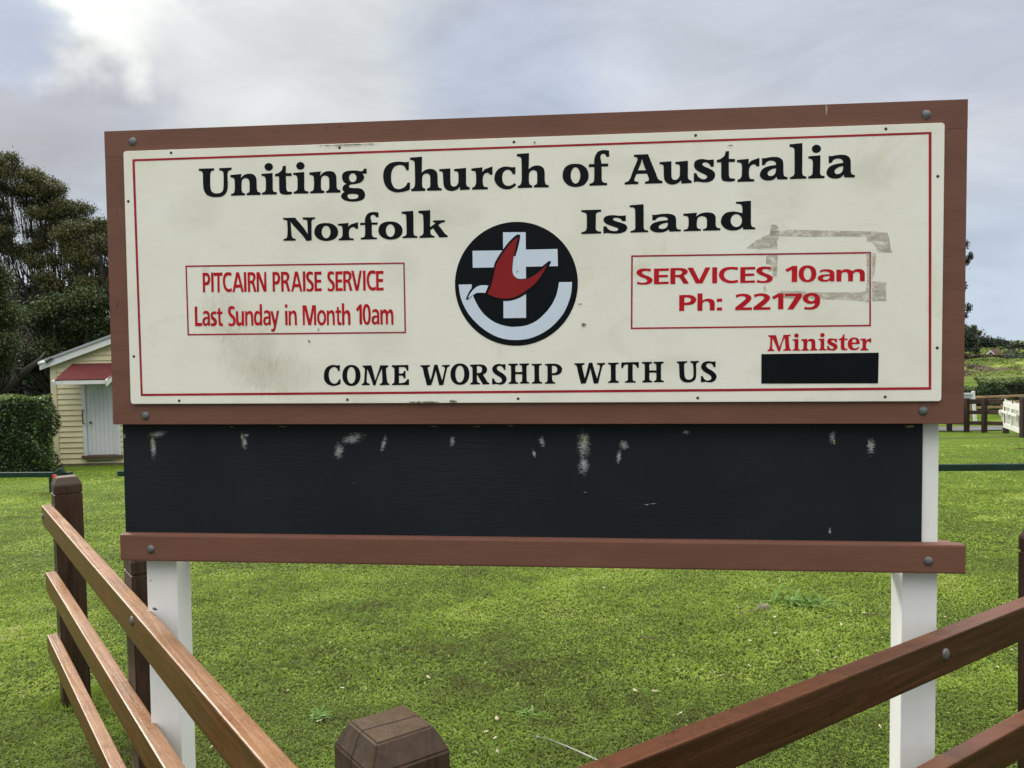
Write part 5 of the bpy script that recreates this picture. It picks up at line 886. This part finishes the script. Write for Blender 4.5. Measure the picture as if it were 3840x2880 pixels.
M_BARK = painted('grey_brown_bark', (0.105, 0.088, 0.072), 0.85, 0.3, 3, 12, 0.6); M_BARKD = painted('dark_bark', (0.030, 0.026, 0.021), 0.9, 0.3, 3)
M_TREE = leafy('olive_tree_leaf', [(0.25, (0.026, 0.029, 0.011)), (0.45, (0.060, 0.066, 0.022)), (0.65, (0.105, 0.108, 0.034)), (0.88, (0.22, 0.20, 0.07))], 0.5, 0.18, 0.35)
M_TREEG = leafy('green_tree_leaf', [(0.25, (0.015, 0.024, 0.010)), (0.45, (0.036, 0.056, 0.020)), (0.65, (0.070, 0.098, 0.032)), (0.88, (0.14, 0.18, 0.06))], 0.45, 0.18, 0.5)
def tree(label, x, y, clumps, trunk_r, nleaf, size, mat, seed, name='tree', stems=5, group=None, bark=None, fork=0.25, cat='tree', zoff=-0.1, ntw=0):
    """clumps: list of (x,y,z,rx,ry,rz) in world metres; stems rise from the base and fork to every clump"""
    rg = np.random.default_rng(seed); z0 = gzf(x, y)
    r = thing(name, label, cat, (x, y, z0), group=group); o = Vector((x, y, z0))
    b = bmesh.new(); cl_ = sorted(clumps, key=lambda c: c[0]); groups = [cl_[i::1] for i in range(1)]
    hubs = []
    lowest = min(c[2] for c in clumps)
    for i in range(stems):
        a = 2*math.pi*i/stems+rg.uniform(0, 1); c = cl_[int((i+0.5)*len(cl_)/stems) % len(cl_)]
        hub = Vector((x+(c[0]-x)*0.35+math.cos(a)*0.4, y+(c[1]-y)*0.3+math.sin(a)*0.4, z0+(lowest-z0)*fork+rg.uniform(0, 1)*(lowest-z0)*0.5))
        hubs.append(hub)
        m1 = o.lerp(hub, 0.5)+Vector(rg.normal(0, 0.12*trunk_r*4, 3)); m1.z = (z0+hub.z)/2
        tube([o+Vector((0, 0, zoff))-o, m1-o, hub-o], [trunk_r, trunk_r*0.8, trunk_r*0.6], 7, b)
    for c in clumps:
        p = Vector(c[:3]); h = min(hubs, key=lambda q: (q-p).length-0.2*(p.z-q.z))
        side = Vector(rg.normal(0, 0.25, 3)); dv = p-h; m1 = h+Vector((dv.x*0.5+side.x, dv.y*0.5+side.y, dv.z*0.28)); m2 = h+Vector((dv.x*0.88+side.y*0.4, dv.y*0.88, dv.z*0.64))
        tube([h-o, m1-o, m2-o, p-o], [trunk_r*0.5, trunk_r*0.34, trunk_r*0.2, trunk_r*0.1], 5, b)
        for k in range(ntw):
            q0 = m2.lerp(p, rg.uniform(0, 0.8)); a_ = Vector((rg.uniform(-1, 1)*c[3], rg.uniform(-1, 1)*c[4], c[5]*rg.uniform(0.5, 1.55))); q = p+a_*0.85; tube([q0-o, q0.lerp(q, 0.45)+Vector((a_.x*0.3, a_.y*0.3, -0.15))-o, q-o], [trunk_r*0.11, trunk_r*0.08, 0.012], 3, b)
        for k in range(3):
            q = p+Vector((rg.uniform(-1, 1)*c[3]*0.8, rg.uniform(-1, 1)*c[4]*0.8, rg.uniform(-0.2, 0.9)*c[5])); q0 = h.lerp(p, rg.uniform(0.55, 0.95)); tube([q0-o, q0.lerp(q, 0.6)-o+Vector((0, 0, -0.1)), q-o], [trunk_r*0.13, trunk_r*0.09, trunk_r*0.04], 4, b)
    bm_obj('trunk', b, bark or M_BARKD, r, None, None, True)
    vol = np.array([c[3]*c[4]*c[5] for c in clumps])**0.7; cnt = (nleaf*vol/vol.sum()).astype(int); C = []; T_ = []
    for c, n_ in zip(clumps, cnt):
        # a clump is made of little sprays
        ns = max(6, n_//26); sc_ = rg.normal(0, 1, (ns, 3)); sc_ /= np.linalg.norm(sc_, axis=1)[:, None]+1e-9
        sc_ *= rg.uniform(0.35, 1.0, (ns, 1))**0.6; sc_[:, 2] = np.where(sc_[:, 2] < -0.35, -0.35*rg.uniform(0, 1, ns), sc_[:, 2])
        cen = np.array(c[:3])+sc_*np.array(c[3:6]); tone = rg.uniform(0.1, 0.75, ns)+0.12*sc_[:, 2]
        j = rg.integers(0, ns, n_); sp_ = 0.20*(c[3]+c[5])/2+size*0.9
        C.append(cen[j]+rg.normal(0, 1, (n_, 3))*np.array([sp_, sp_, sp_*0.7])); T_.append(tone[j]+rg.normal(0, 0.12, n_))
    C = np.concatenate(C)-np.array(o); T_ = np.concatenate(T_)
    V, Q = leaf_quads(C, size, 0.15, 0.5, rg)
    link('crown', big_mesh('crown', V, Q, None, mat, False, np.repeat(T_, 4)), r); return r
def clump(px, py, Y, rpx, rzpx=None, dy=0.0):
    p = at(px, py, Y); s = Y/FPX; rz = (rzpx or rpx)*s
    return (p.x, Y+dy, p.z, rpx*s, rpx*s*0.9, rz)
# the tall open crowned tree whose outline falls from upper left to right
Y1 = 36.0
rt = random.Random(21); XO = [-160, -60, 20, 70, 130, 200, 260, 310, 345, 372]; YO = [620, 560, 558, 600, 640, 680, 735, 770, 815, 860]
def layer(Y, x0, x1, step, yf, dy, rx, rz, prob=1.0, jit=10):
    out_ = []; x = x0
    while x < x1:
        if rt.random() < prob: out_.append(clump(x+rt.uniform(-jit, jit), yf(x)+dy+rt.uniform(-12, 12), Y, rx*rt.uniform(0.7, 1.15), rz*rt.uniform(0.7, 1.2), rt.uniform(-1.6, 1.6)))
        x += step
    return out_
yo = lambda x: float(np.interp(x, XO, YO))
c1 = layer(Y1, -90, 372, 24, yo, 32, 30, 20)+layer(Y1, -90, 385, 25, yo, 84, 32, 22, 0.95)+layer(Y1, -80, 400, 28, yo, 140, 32, 22, 0.85, 14)+layer(Y1, -80, 400, 30, yo, 200, 32, 21, 0.8, 14)+layer(Y1, -80, 390, 36, yo, 262, 32, 20, 0.8, 14)+layer(Y1, -80, 380, 40, yo, 330, 36, 24, 0.9, 14)
tree('tall open crowned tree at far left with many upright bare stems', at(120, 1500, Y1).x, Y1, c1, 0.085, 108000, 0.095, M_TREE, 11, stems=13, fork=0.18, ntw=7)
Y2 = 34.0
yo2 = lambda x: float(np.interp(x, [260, 330, 390, 450, 520, 600, 700, 760], [900, 850, 820, 830, 860, 900, 950, 1010]))
c2 = layer(Y2, 300, 740, 30, yo2, 30, 34, 22)+layer(Y2, 300, 740, 34, yo2, 92, 34, 20, 0.8)+layer(Y2, 290, 740, 40, yo2, 160, 34, 20, 0.7)+layer(Y2, 290, 700, 44, yo2, 235, 34, 20, 0.6)
tree('olive crowned tree just behind the left edge of the sign', at(420, 1500, Y2).x, Y2, c2, 0.14, 38000, 0.10, M_TREE, 12, stems=6, fork=0.3, ntw=5)
# dark understorey behind the shed and hedge
Y3 = 33.0
und = [(20, 1230), (90, 1200), (160, 1180), (230, 1160), (300, 1150), (370, 1130), (440, 1150), (60, 1290), (200, 1250), (280, 1230), (350, 1210), (420, 1240), (500, 1200)]
c3 = [clump(a, c, Y3, 62, 44, random.uniform(-1, 1)) for a, c in und]
c3 += [clump(a, c, Y3, 60, 46, random.uniform(-1, 1)) for a, c in ((-20, 1180), (-40, 1260), (30, 1330), (110, 1340), (190, 1320), (-30, 1380), (60, 1400), (150, 1410), (-70, 1330))]
tree('broad dark evergreen standing behind the shed roof', at(260, 1500, Y3).x, Y3, c3, 0.16, 42000, 0.12, M_TREEG, 13, stems=6, fork=0.35)
Y4 = 40.0
c4 = [clump(a, c, Y4, 85, 70, random.uniform(-1, 1)) for a, c in ((-60, 1300), (40, 1320), (150, 1330), (260, 1340), (360, 1330), (460, 1330), (-20, 1440), (90, 1460), (200, 1460), (310, 1460), (420, 1450), (20, 1200), (250, 1120), (100, 1110), (400, 1090), (-50, 1080), (560, 1350), (560, 1200))]
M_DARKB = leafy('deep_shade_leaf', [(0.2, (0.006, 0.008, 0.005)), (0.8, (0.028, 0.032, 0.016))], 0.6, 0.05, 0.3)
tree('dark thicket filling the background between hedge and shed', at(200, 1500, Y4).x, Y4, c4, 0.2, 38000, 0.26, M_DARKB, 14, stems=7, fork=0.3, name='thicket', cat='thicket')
Y5 = 27.0
c5 = [clump(a, c, Y5, 42, 46, random.uniform(-.6, .6)) for a, c in ((-20, 1010), (15, 1060), (-30, 1120), (10, 1190), (-20, 1260), (20, 1300), (-10, 1370), (-50, 1200), (-60, 1320), (-60, 1050))]
tree('dense green small leaved tree cut off by the left edge of the photo', at(-60, 1500, Y5).x, Y5, c5, 0.12, 26000, 0.085, M_TREEG, 15, stems=4, fork=0.3)
# leaning pale limb under the trees
la = [at(-30, 1560, 29.5), at(10, 1470, 29.5), at(75, 1405, 29.5), at(125, 1368, 29.5), at(150, 1345, 29.9), at(170, 1320, 30.6)]
lg = Vector((la[0].x-0.2, 29.5, gzf(la[0].x, 29.5)))
lt = thing('leaning_tree', 'leaning pale grey limb in the shade between hedge and shed', 'tree', lg)
b = tube([Vector((0, 0, -0.2))]+[p-lg for p in la], [0.26, 0.22, 0.19, 0.15, 0.10, 0.06, 0.03], 8)
tube([la[2]-lg, at(70, 1320, 29.5)-lg, at(110, 1250, 29.5)-lg], [0.16, 0.12, 0.08], 7, b)
bm_obj('trunk', b, M_BARKD, lt, None, None, True)  # dark bark colour stands in for the shade on this pale limb
CC = []
rgp = np.random.default_rng(5); top0 = at(85, 1240, 29.2)-lg
for k in range(46):
    a = rgp.uniform(0, 6.28); l_ = rgp.uniform(0.4, 0.95)
    for j in range(16):
        t = j/15; CC.append((top0.x+math.cos(a)*l_*t*0.45, top0.y+math.sin(a)*l_*t*0.45, top0.z+0.25*math.sin(t*3)-l_*t*t*1.1))
V, Q = leaf_quads(np.array(CC), 0.09, 0, 0.3)
link('hanging_fronds', big_mesh('hanging_fronds', V, Q, None, leafy('dry_frond_leaf', [(0.3, (0.05, 0.042, 0.035)), (0.8, (0.13, 0.11, 0.09))], 0.7, 0.1), False, np.full(len(V), 0.6)), lt)
# gable end of a second building at the left edge, turned so that its side wall runs away from the viewer
G0 = at(6, 1455, 30.5); gb = thing('outbuilding', 'corner of a building with pinkish white verge at the far left edge', 'building', (G0.x, 30.5, gzf(G0.x, 30.5)), (0, 0, R(33)))
M_PINK = painted('weathered_pink_white_paint', (0.55, 0.40, 0.33), 0.6, 0.15, 4)
ez = G0.z-gb.location.z
box('wall', -4.5, -0.06, 0.05, 4, -0.3, ez-0.1, M_WHT, gb)
for nm_, t0_, t1_, y0_, y1_, mt_ in (('verge_board', -0.15, 0.03, -0.05, 0.0, M_PINK), ('roof', 0.032, 0.08, -0.1, 4.2, M_ROOFM)):
    V = [(x, y, ez-0.06+(-x)*0.75+dz) for x in (-2.2, 0.06) for y, dz in ((y0_, t0_), (y1_, t0_), (y1_, t1_), (y0_, t1_))]
    obj(nm_, V, [(0,1,2,3),(7,6,5,4),(0,4,5,1),(1,5,6,2),(2,6,7,3),(3,7,4,0)], mt_, gb)

# ================================================================== right hand background
M_POSTD = timber('dark_fence_post', (0.016, 0.009, 0.006), (0.032, 0.017, 0.012), (0.045, 0.028, 0.02), 0.3, 0.6, 'Z')
M_RAILD = timber('dark_fence_rail', (0.020, 0.010, 0.007), (0.044, 0.022, 0.014), (0.06, 0.032, 0.02), 0.4, 0.6)
M_TAN = timber('tan_fence_rail', (0.20, 0.13, 0.06), (0.33, 0.22, 0.11), (0.36, 0.27, 0.16), 0.4, 0.6)
FY = 27.0
def fp(px, base, Y): p = at(px, base, Y); return Vector((p.x, Y, gzf(p.x, Y)))
fposts = [(3430, 28.6), (3502, 27.9), (3568, 27.9), (3625, 27.3), (3691, 26.9), (3773, 26.2)]
base = [fp(a, 1620, y_) for a, y_ in ((3180, 29.8), (3250, 29.3), (3340, 28.8), (3500, 28.0), (3560, 27.8), (3625, 27.4), (3691, 27.0), (3772, 26.3))]
ff = thing('post_and_rail_fence', 'dark brown post and rail fence across the lawn beside the white picket gate', 'fence', base[0])
bpm = box_bm(-0.066, 0.066, -0.066, 0.066, -0.3, 1.14, 0.014, 2); me_p = bpy.data.meshes.new('post'); bpm.to_mesh(me_p); bpm.free(); me_p.materials.append(M_POSTD)
for i, p in enumerate(base): link('post', me_p, ff, p-base[0], (0, 0, 0.3))
def fr_rail(a, b_, za, zb_, h_, mat, par, org, d_=0.035):
    A = Vector((a.x, a.y, za)); B = Vector((b_.x, b_.y, zb_)); dv = B-A; bm = box_bm(0, dv.length, -d_, d_, -h_/2, h_/2, 0.006, 1)
    return bm_obj('rail', bm, mat, par, A-org, (0, -math.asin(dv.z/dv.length), math.atan2(dv.y, dv.x)))
for a, b_ in zip(base, base[1:]):
    for dz, h_ in ((1.02, 0.16), (0.66, 0.12), (0.31, 0.12)):
        fr_rail(a+Vector((0, 0.05, 0)), b_+Vector((0, 0.05, 0)), a.z+dz, b_.z+dz, h_, M_RAILD, ff, base[0])
# second, tan railed fence beyond
tb = [fp(a, 1560, 33) for a in (3300, 3420, 3540, 3637, 3760, 3890)]
ft2 = thing('post_and_rail_fence', 'tan railed timber fence beyond the path in front of the hedge', 'fence', tb[0])
for p in tb: box('post', -0.05, 0.05, -0.05, 0.05, -0.3, 0.82, M_TAN, ft2, 0.01, p-tb[0])
for a, b_ in zip(tb, tb[1:]):
    for dz in (0.78, 0.56, 0.36): fr_rail(a, b_, a.z+dz, b_.z+dz, 0.09, M_TAN, ft2, tb[0])
# the white gate
M_GATE = painted('white_gate_paint', (0.74, 0.73, 0.66), 0.45, 0.05, 5)
ga = fp(3768, 1620, 26.15); gbp = fp(3829, 1640, 24.4)
gate = thing('picket_gate', 'white picket gate with scrolled brackets between two dark fence posts', 'gate', ga, (0, 0, math.atan2((gbp-ga).y, (gbp-ga).x)))
gl = (Vector((gbp.x, gbp.y, 0))-Vector((ga.x, ga.y, 0))).length
gz0, gh = 0.20, 0.85; npk = 11
for i in range(npk):
    x = 0.03+(gl-0.10)*i/(npk-1); hh_ = gz0+gh-0.03*abs(math.sin(i*math.pi/(npk-1)*2))+(-0.07 if i == 5 else 0.02)
    b = bmesh.new(); w_ = 0.060; P = [(x-w_/2, gz0), (x+w_/2, gz0), (x+w_/2, hh_), (x+w_*0.2, hh_+0.04), (x-w_*0.2, hh_+0.04), (x-w_/2, hh_)]
    A = [b.verts.new((u, -0.008, v)) for u, v in P]; B = [b.verts.new((u, 0.012, v)) for u, v in P]; b.faces.new(A); b.faces.new(B[::-1])
    for k in range(6): b.faces.new((A[k], B[k], B[(k+1) % 6], A[(k+1) % 6]))
    bmesh.ops.recalc_face_normals(b, faces=b.faces); bm_obj('picket', b, M_GATE, gate)
for z0_, z1_ in ((gz0, gz0+0.14), (gz0+0.66, gz0+0.82)): box('gate_rail', -0.02, gl, -0.045, -0.0085, z0_, z1_, M_GATE, gate, 0.005)
for x0_, x1_ in ((-0.03, 0.09), (gl*0.44, gl*0.52), (gl-0.09, gl)): box('stile', x0_, x1_, -0.050, -0.0455+0.0, gz0+0.141, gz0+0.659, M_GATE, gate, 0.002)
box('ledge', -0.04, gl+0.03, -0.11, -0.051, gz0+0.47, gz0+0.54, M_GATE, gate, 0.01)
for x in (-0.07, gl*0.42, gl-0.03):
    P = [(-0.052, 0.18), (-0.052, 0.50), (-0.12, 0.54), (-0.155, 0.50), (-0.16, 0.43), (-0.13, 0.37), (-0.09, 0.32), (-0.075, 0.22)]; P = smooth_path([(a, c, True) for a, c in P], 3)
    b = bmesh.new(); A = [b.verts.new((x, y, gz0+0.02+z_)) for y, z_ in P]; B = [b.verts.new((x+0.05, y, gz0+0.02+z_)) for y, z_ in P]; b.faces.new(A); b.faces.new(B[::-1])
    for k in range(len(P)): b.faces.new((A[k], B[k], B[(k+1) % len(P)], A[(k+1) % len(P)]))
    bmesh.ops.recalc_face_normals(b, faces=b.faces); bm_obj('scroll_bracket', b, M_GATE, gate)
gp = thing('gate_post', 'dark brown post that the white picket gate closes against, at the right edge', 'post', fp(3836, 1640, 24.2))
bm_obj('post', box_bm(-0.085, 0.085, -0.085, 0.085, -0.3, 1.2, 0.014, 2), M_POSTD, gp, (0.02, 0, 0)); link('bolt', bolt_me, gp, (-0.02, -0.09, 0.75))
# plain noticeboard seen from behind
nb0 = fp(3657, 1570, 31.0); nbt = thing('small_signboard', 'small white and grey board on a leaning white post behind the far fence', 'sign', nb0)
M_GREYB = painted('grey_blue_board', (0.34, 0.38, 0.42), 0.5, 0.06)
box('post', -0.05, 0.05, -0.045, 0.045, -0.1, 1.16, M_WHT, nbt, 0.012, None, (0, -0.07, 0)); link('post', nbt.children[0].data, nbt, (-1.15, 0.1, 0), (0, -0.07, 0))
box('board', -1.24, -0.14, -0.02, 0.02, 0.78, 1.09, M_GREYB, nbt, 0.006); box('board_edge', -1.2, -0.13, -0.05, -0.021, 1.04, 1.10, M_WHT, nbt, 0.004)
# asphalt path behind the fence
def ribbon(name, pts_, w_, mat, lift):
    V, F = [], []
    for i, (x, y) in enumerate(pts_):
        for s in (-1, -0.33, 0.33, 1): V.append((x, y+s*w_/2, gzf(x, y+s*w_/2)+lift))
    for i in range(len(pts_)-1):
        for k in range(3): a = i*4+k; F.append((a, a+4, a+5, a+1))
    return tag(obj(name, V, F, mat), kind='structure')
M_ASPH = painted('grey_asphalt', (0.10, 0.098, 0.102), 0.85, 0.2, 3, 60, 0.3)
ribbon('path', [(x, 28.9-0.16*(x-12)+0.004*(x-12)**2) for x in np.arange(-2, 40, 0.5)], 1.5, M_ASPH, 0.03)
M_EDGE = painted('bare_mown_edge', (0.085, 0.075, 0.045), 0.9, 0.4, 3)
ribbon('bare_soil_strip', [(x, 24.9-0.06*(x-12)+0.05*math.sin(x*2.3)) for x in np.arange(8, 24, 0.4)], 0.20, M_EDGE, 0.012)
# hedge beyond
hedge('long dark green hedge behind the far fence', at(3640, 1500, 36).x, 36.5, 13.0, 1.6, 0.95, -0.03, 30000, 0.085, M_HEDGE, 0.3)
hedge('taller bushy part of the far hedge at the right edge of the photo', at(3850, 1490, 34.8).x, 35.0, 3.4, 1.8, 1.32, 0, 15000, 0.085, M_HEDGE, 0.3)
# bushes on the hill (nobody could count the scrub), drawn as leaf masses
M_SCRUB = leafy('bright_scrub_leaf', [(0.2, (0.055, 0.080, 0.024)), (0.5, (0.130, 0.185, 0.035)), (0.8, (0.28, 0.34, 0.07))], 0.7, 0.2, 0.12)
M_BRACKEN = leafy('bracken_leaf', [(0.2, (0.055, 0.042, 0.03)), (0.5, (0.115, 0.088, 0.062)), (0.8, (0.18, 0.145, 0.09))], 0.8, 0.1, 0.12)
M_CONIF = leafy('dark_ridge_tree_leaf', [(0.2, (0.012, 0.020, 0.014)), (0.6, (0.034, 0.050, 0.030)), (0.9, (0.07, 0.09, 0.05))], 0.7, 0.1, 0.12)
def scrub(name, label, y0, y1, n_, mat, h_, rr, size, seed, xr=(0.45, 0.67), mask=None, lpb=34):
    rg = np.random.default_rng(seed); C = []; T_ = []
    ys_ = rg.uniform(y0, y1, n_); xs_ = ys_*rg.uniform(xr[0], xr[1], n_)
    for x, y in zip(xs_, ys_):
        if mask and not mask(x, y): continue
        k = lpb; u = rg.normal(0, 1, (k, 3)); u /= np.linalg.norm(u, axis=1)[:, None]; u[:, 2] = np.abs(u[:, 2]); s = rg.uniform(0.5, 1.3)
        C.append(np.array([x, y, gzf(x, y)-0.1])+u*np.array([rr*s, rr*s, h_*s])*rg.uniform(0.7, 1.05, (k, 1))); T_.append(rg.uniform(0.15, 0.7)+rg.normal(0, 0.1, k)+0.15*u[:, 2])
    C = np.concatenate(C); T_ = np.concatenate(T_); V, Q = leaf_quads(C, size, 0.4, 0.75, rg)
    return tag(link(name, big_mesh(name, V, Q, None, mat, False, np.repeat(T_, 4))), label, 'scrub', kind='stuff')
def hmask(x, y): return float(vnoise(np.array([x/y*46.0+3]), np.array([y*0.16]))[0])+0.35*float(vnoise(np.array([x/y*120.0]), np.array([y*0.45]))[0])+max(-0.28, (x/y-0.580)*7.0)
scrub('hill_grass', 'yellow green tussock grass over the near hillock', 68, 97, 2600, M_SCRUB, 0.20, 0.55, 0.15, 31, mask=lambda x, y: hmask(x, y) > 0.60, lpb=36)
scrub('hill_bracken', 'brown dead bracken patches on the hillock', 69, 97, 2600, M_BRACKEN, 0.28, 0.6, 0.15, 32, mask=lambda x, y: hmask(x, y) < 0.66, lpb=44)
scrub('hill_scrub', 'green scrub covering the rise behind the red roofed house', 108, 150, 2400, M_SCRUB, 0.8, 1.2, 0.26, 33, lpb=60)
scrub('scrub_bank', 'dark green bushes to the right of the red roofed house', 98, 128, 500, M_CONIF, 1.0, 1.4, 0.26, 34, (0.601, 0.68), lpb=80)
# brown bank hedge
bx = at(3690, 1352, 98)
hedge('brown clipped bank hedge below the red roofed house', at(3738, 1360, 98).x-4.8, 98, 9.6, 2.0, 0.82, -0.05, 11000, 0.18, M_BRACKEN, 0.15)
# house on the hill
HYY = 106.0; hp = at(3705, 1350, HYY); hz0 = gzf(hp.x, HYY)
house = thing('cottage', 'cream cottage with dark red roof half hidden on the hill', 'house', (hp.x, HYY, hz0)); H0 = house.location
M_CREAMH = painted('cream_house_wall', (0.48, 0.43, 0.30), 0.6, 0.08, 2); M_MAROON = painted('maroon_roof', (0.085, 0.018, 0.018), 0.7, 0.2, 1.5); M_TRIMW = painted('house_trim', (0.6, 0.58, 0.52), 0.5)
ap = at(3708, 1316, HYY); el_ = at(3690, 1331, HYY); er_ = at(3742, 1348, HYY); rb = at(3729, 1315, HYY+2.0); rbr = at(3772, 1350, HYY+2.0)
V = [Vector(v)-H0 for v in ((el_.x, HYY, el_.z), (er_.x, HYY, er_.z), (ap.x, HYY, ap.z), (el_.x, HYY, hz0-1), (er_.x, HYY, hz0-1))]
gw = [(v.x, 0.1, v.z) for v in V]+[(v.x+3.6, 5.0, v.z) for v in V]
obj('wall', gw, [(3, 4, 1, 2, 0), (8, 5, 7, 6, 9), (0, 5, 8, 3), (1, 4, 9, 6)], M_CREAMH, house)
for A, B, w_ in ((ap, er_, 0), (ap, el_, 1)):
    ext = (B-A)*0.10
    a_, b2_ = A-H0+Vector((0, -0.35, 0.22)), B+ext-H0+Vector((0, -0.35, 0.22)); bk = Vector((4.5, 6.0, 0.0))
    P = [a_, b2_, b2_+bk, a_+bk]; V = P+[p-Vector((0, 0, 0.12)) for p in P]
    obj('roof', V, [(0, 1, 2, 3), (7, 6, 5, 4), (0, 4, 5, 1), (1, 5, 6, 2), (2, 6, 7, 3), (3, 7, 4, 0)], M_MAROON, house)
    V = [(p.x, p.y-0.02, p.z-0.1) for p in (a_, b2_)]+[(p.x, p.y-0.02, p.z-0.34) for p in (b2_, a_)]; V += [(x, y-0.06, z_) for x, y, z_ in V]
    obj('verge_board', V, [(0, 1, 2, 3), (7, 6, 5, 4), (0, 4, 5, 1), (1, 5, 6, 2), (2, 6, 7, 3), (3, 7, 4, 0)], M_TRIMW, house)
# trees along the ridge
def rc(px, py, Y, r_, rz=None): return clump(px, py, Y, r_, rz)
ridge = [('dark rounded tree at the left end of the ridge beside the sign edge', [(3618, 1270, 20, 20), (3635, 1285, 20, 18), (3605, 1285, 20, 18), (3628, 1302, 22, 12), (3612, 1258, 14, 10)], 112, M_CONIF, 2600, 0.42),
  ('grey green loose crowned tree rising above the ridge', [(3624, 1240, 14, 8), (3640, 1246, 14, 9), (3655, 1252, 10, 7), (3614, 1250, 12, 8), (3668, 1252, 6, 5)], 118, M_TREE, 1700, 0.35),
  ('wide dark tree mass on the ridge right of the loose crowned tree', [(3655, 1285, 18, 14), (3676, 1284, 16, 12), (3694, 1285, 15, 11), (3668, 1296, 20, 10), (3690, 1300, 16, 8)], 124, M_CONIF, 2600, 0.42),
  ('pointed dark conifer on the middle of the ridge', [(3712, 1286, 8, 8), (3712, 1296, 12, 8), (3711, 1280, 4, 5)], 130, M_CONIF, 900, 0.36),
  ('twin topped dark conifer on the ridge', [(3735, 1284, 9, 9), (3736, 1296, 14, 8), (3731, 1279, 4, 5), (3740, 1280, 4, 5)], 132, M_CONIF, 1100, 0.36),
  ('second dark conifer right of the twin topped one', [(3757, 1288, 9, 9), (3756, 1298, 13, 8), (3752, 1281, 4, 4)], 134, M_CONIF, 900, 0.36),
  ('lowest conifers where the ridge line drops to the right', [(3775, 1293, 10, 5), (3790, 1296, 8, 5), (3765, 1295, 8, 6)], 136, M_CONIF, 800, 0.36),
  ('dark bushy tree behind the cottage roof', [(3760, 1325, 14, 12), (3782, 1322, 14, 12), (3772, 1338, 15, 10)], 116, M_CONIF, 1300, 0.45),
  ('big dark tree at the right edge on the hill', [(3822, 1310, 22, 14), (3800, 1318, 16, 12), (3840, 1305, 20, 14), (3812, 1335, 20, 14), (3836, 1330, 18, 14)], 118, M_CONIF, 2200, 0.45),
  ('pale yellow green bush at the right edge of the hill', [(3834, 1335, 12, 12), (3842, 1345, 14, 12)], 103, M_SCRUB, 700, 0.4)]
for i, (lab, cs, Y, mt_, nl, sz) in enumerate(ridge):
    cc_ = [rc(a, c, Y, r1, r2) for a, c, r1, r2 in cs]; tree(lab, cc_[0][0], Y, cc_, 0.10, nl, sz, mt_, 60+i, stems=2, fork=0.2, group='trees along the far ridge')
# Norfolk Island pine behind the right edge of the sign
NY = 62.0; nx_ = at(3520, 1500, NY).x; nz = gzf(nx_, NY); pine = thing('norfolk_pine', 'tall tiered dark pine with branch tips showing past the right sign edge', 'pine tree', (nx_, NY, nz)); P0 = Vector((nx_, NY, nz))
ztop = at(3520, 640, NY).z
bm_obj('trunk', tube([(0, 0, -0.2), (0, 0, (ztop-nz)*0.5), (0, 0, ztop-nz)], [0.32, 0.2, 0.05], 8), M_BARKD, pine)
bb = bmesh.new(); CC = []; rgn = np.random.default_rng(44)
def pbranch(z_, a, l_, rise=0.15, r_=0.42):
    tip = Vector((math.cos(a)*l_, math.sin(a)*l_, z_-nz+l_*rise)); tube([(0, 0, z_-nz), (tip.x*0.5, tip.y*0.5, z_-nz-0.02*l_), (tip.x, tip.y, tip.z)], [0.07, 0.05, 0.02], 5, bb)
    k = 170; u = rgn.normal(0, 1, (k, 3)); u /= np.linalg.norm(u, axis=1)[:, None]
    CC.append(np.array(tip)+u*np.array([r_*0.75, r_*0.75, r_])*rgn.uniform(0.2, 1, (k, 1))+np.array([-math.cos(a)*0.1, 0, 0.1]))
    CC.append(np.array(tip)*np.array([0.78, 0.78, 1])+rgn.normal(0, 1, (60, 3))*0.22)
s_ = NY/FPX
for (px_, py_, ry_) in ((3638, 922, 22), (3652, 965, 16), (3640, 985, 16), (3622, 1065, 20), (3632, 1188, 20)):
    p = at(px_, py_, NY); l_ = p.x-nx_-ry_*s_*0.5; pbranch(p.z-l_*0.15, 0.0, l_, 0.15, ry_*s_)
for i in range(9):
    zz = at(3520, 700+i*80, NY).z
    for j in range(5):
        a = 0.75+j*1.17+i*0.2
        if abs(math.sin(a)) < 0.35 and math.cos(a) > 0: continue
        pbranch(zz, a, (0.8+0.22*i), 0.15)
bm_obj('branches', bb, M_BARKD, pine); C = np.concatenate(CC); V, Q = leaf_quads(C, 0.17, 0, 0.45)
link('foliage', big_mesh('foliage', V, Q, None, leafy('pine_needles', [(0.2, (0.008, 0.013, 0.009)), (0.8, (0.030, 0.042, 0.024))], 0.6, 0.05), False, RNG.uniform(0, 1, len(V))), pine)
# bare sapling twig lying on the far lawn
tw = at(3815, 1680, 19.5); tw = Vector((tw.x, 19.5, gzf(tw.x, 19.5)))
b = tube([(-0.10, 0, 0.05), (0.15, -0.2, 0.09), (0.5, -0.6, 0.03)], 0.012, 5); tube([(0.0, -0.1, 0.07), (-0.06, -0.1, 0.20)], 0.008, 4, b)
tag(bm_obj('fallen_branch', b, M_TWIG, None, tw), 'small dark fallen branch on the lawn near the right edge', 'branch')
M_TERRA = painted('terracotta', (0.36, 0.15, 0.08), 0.7)
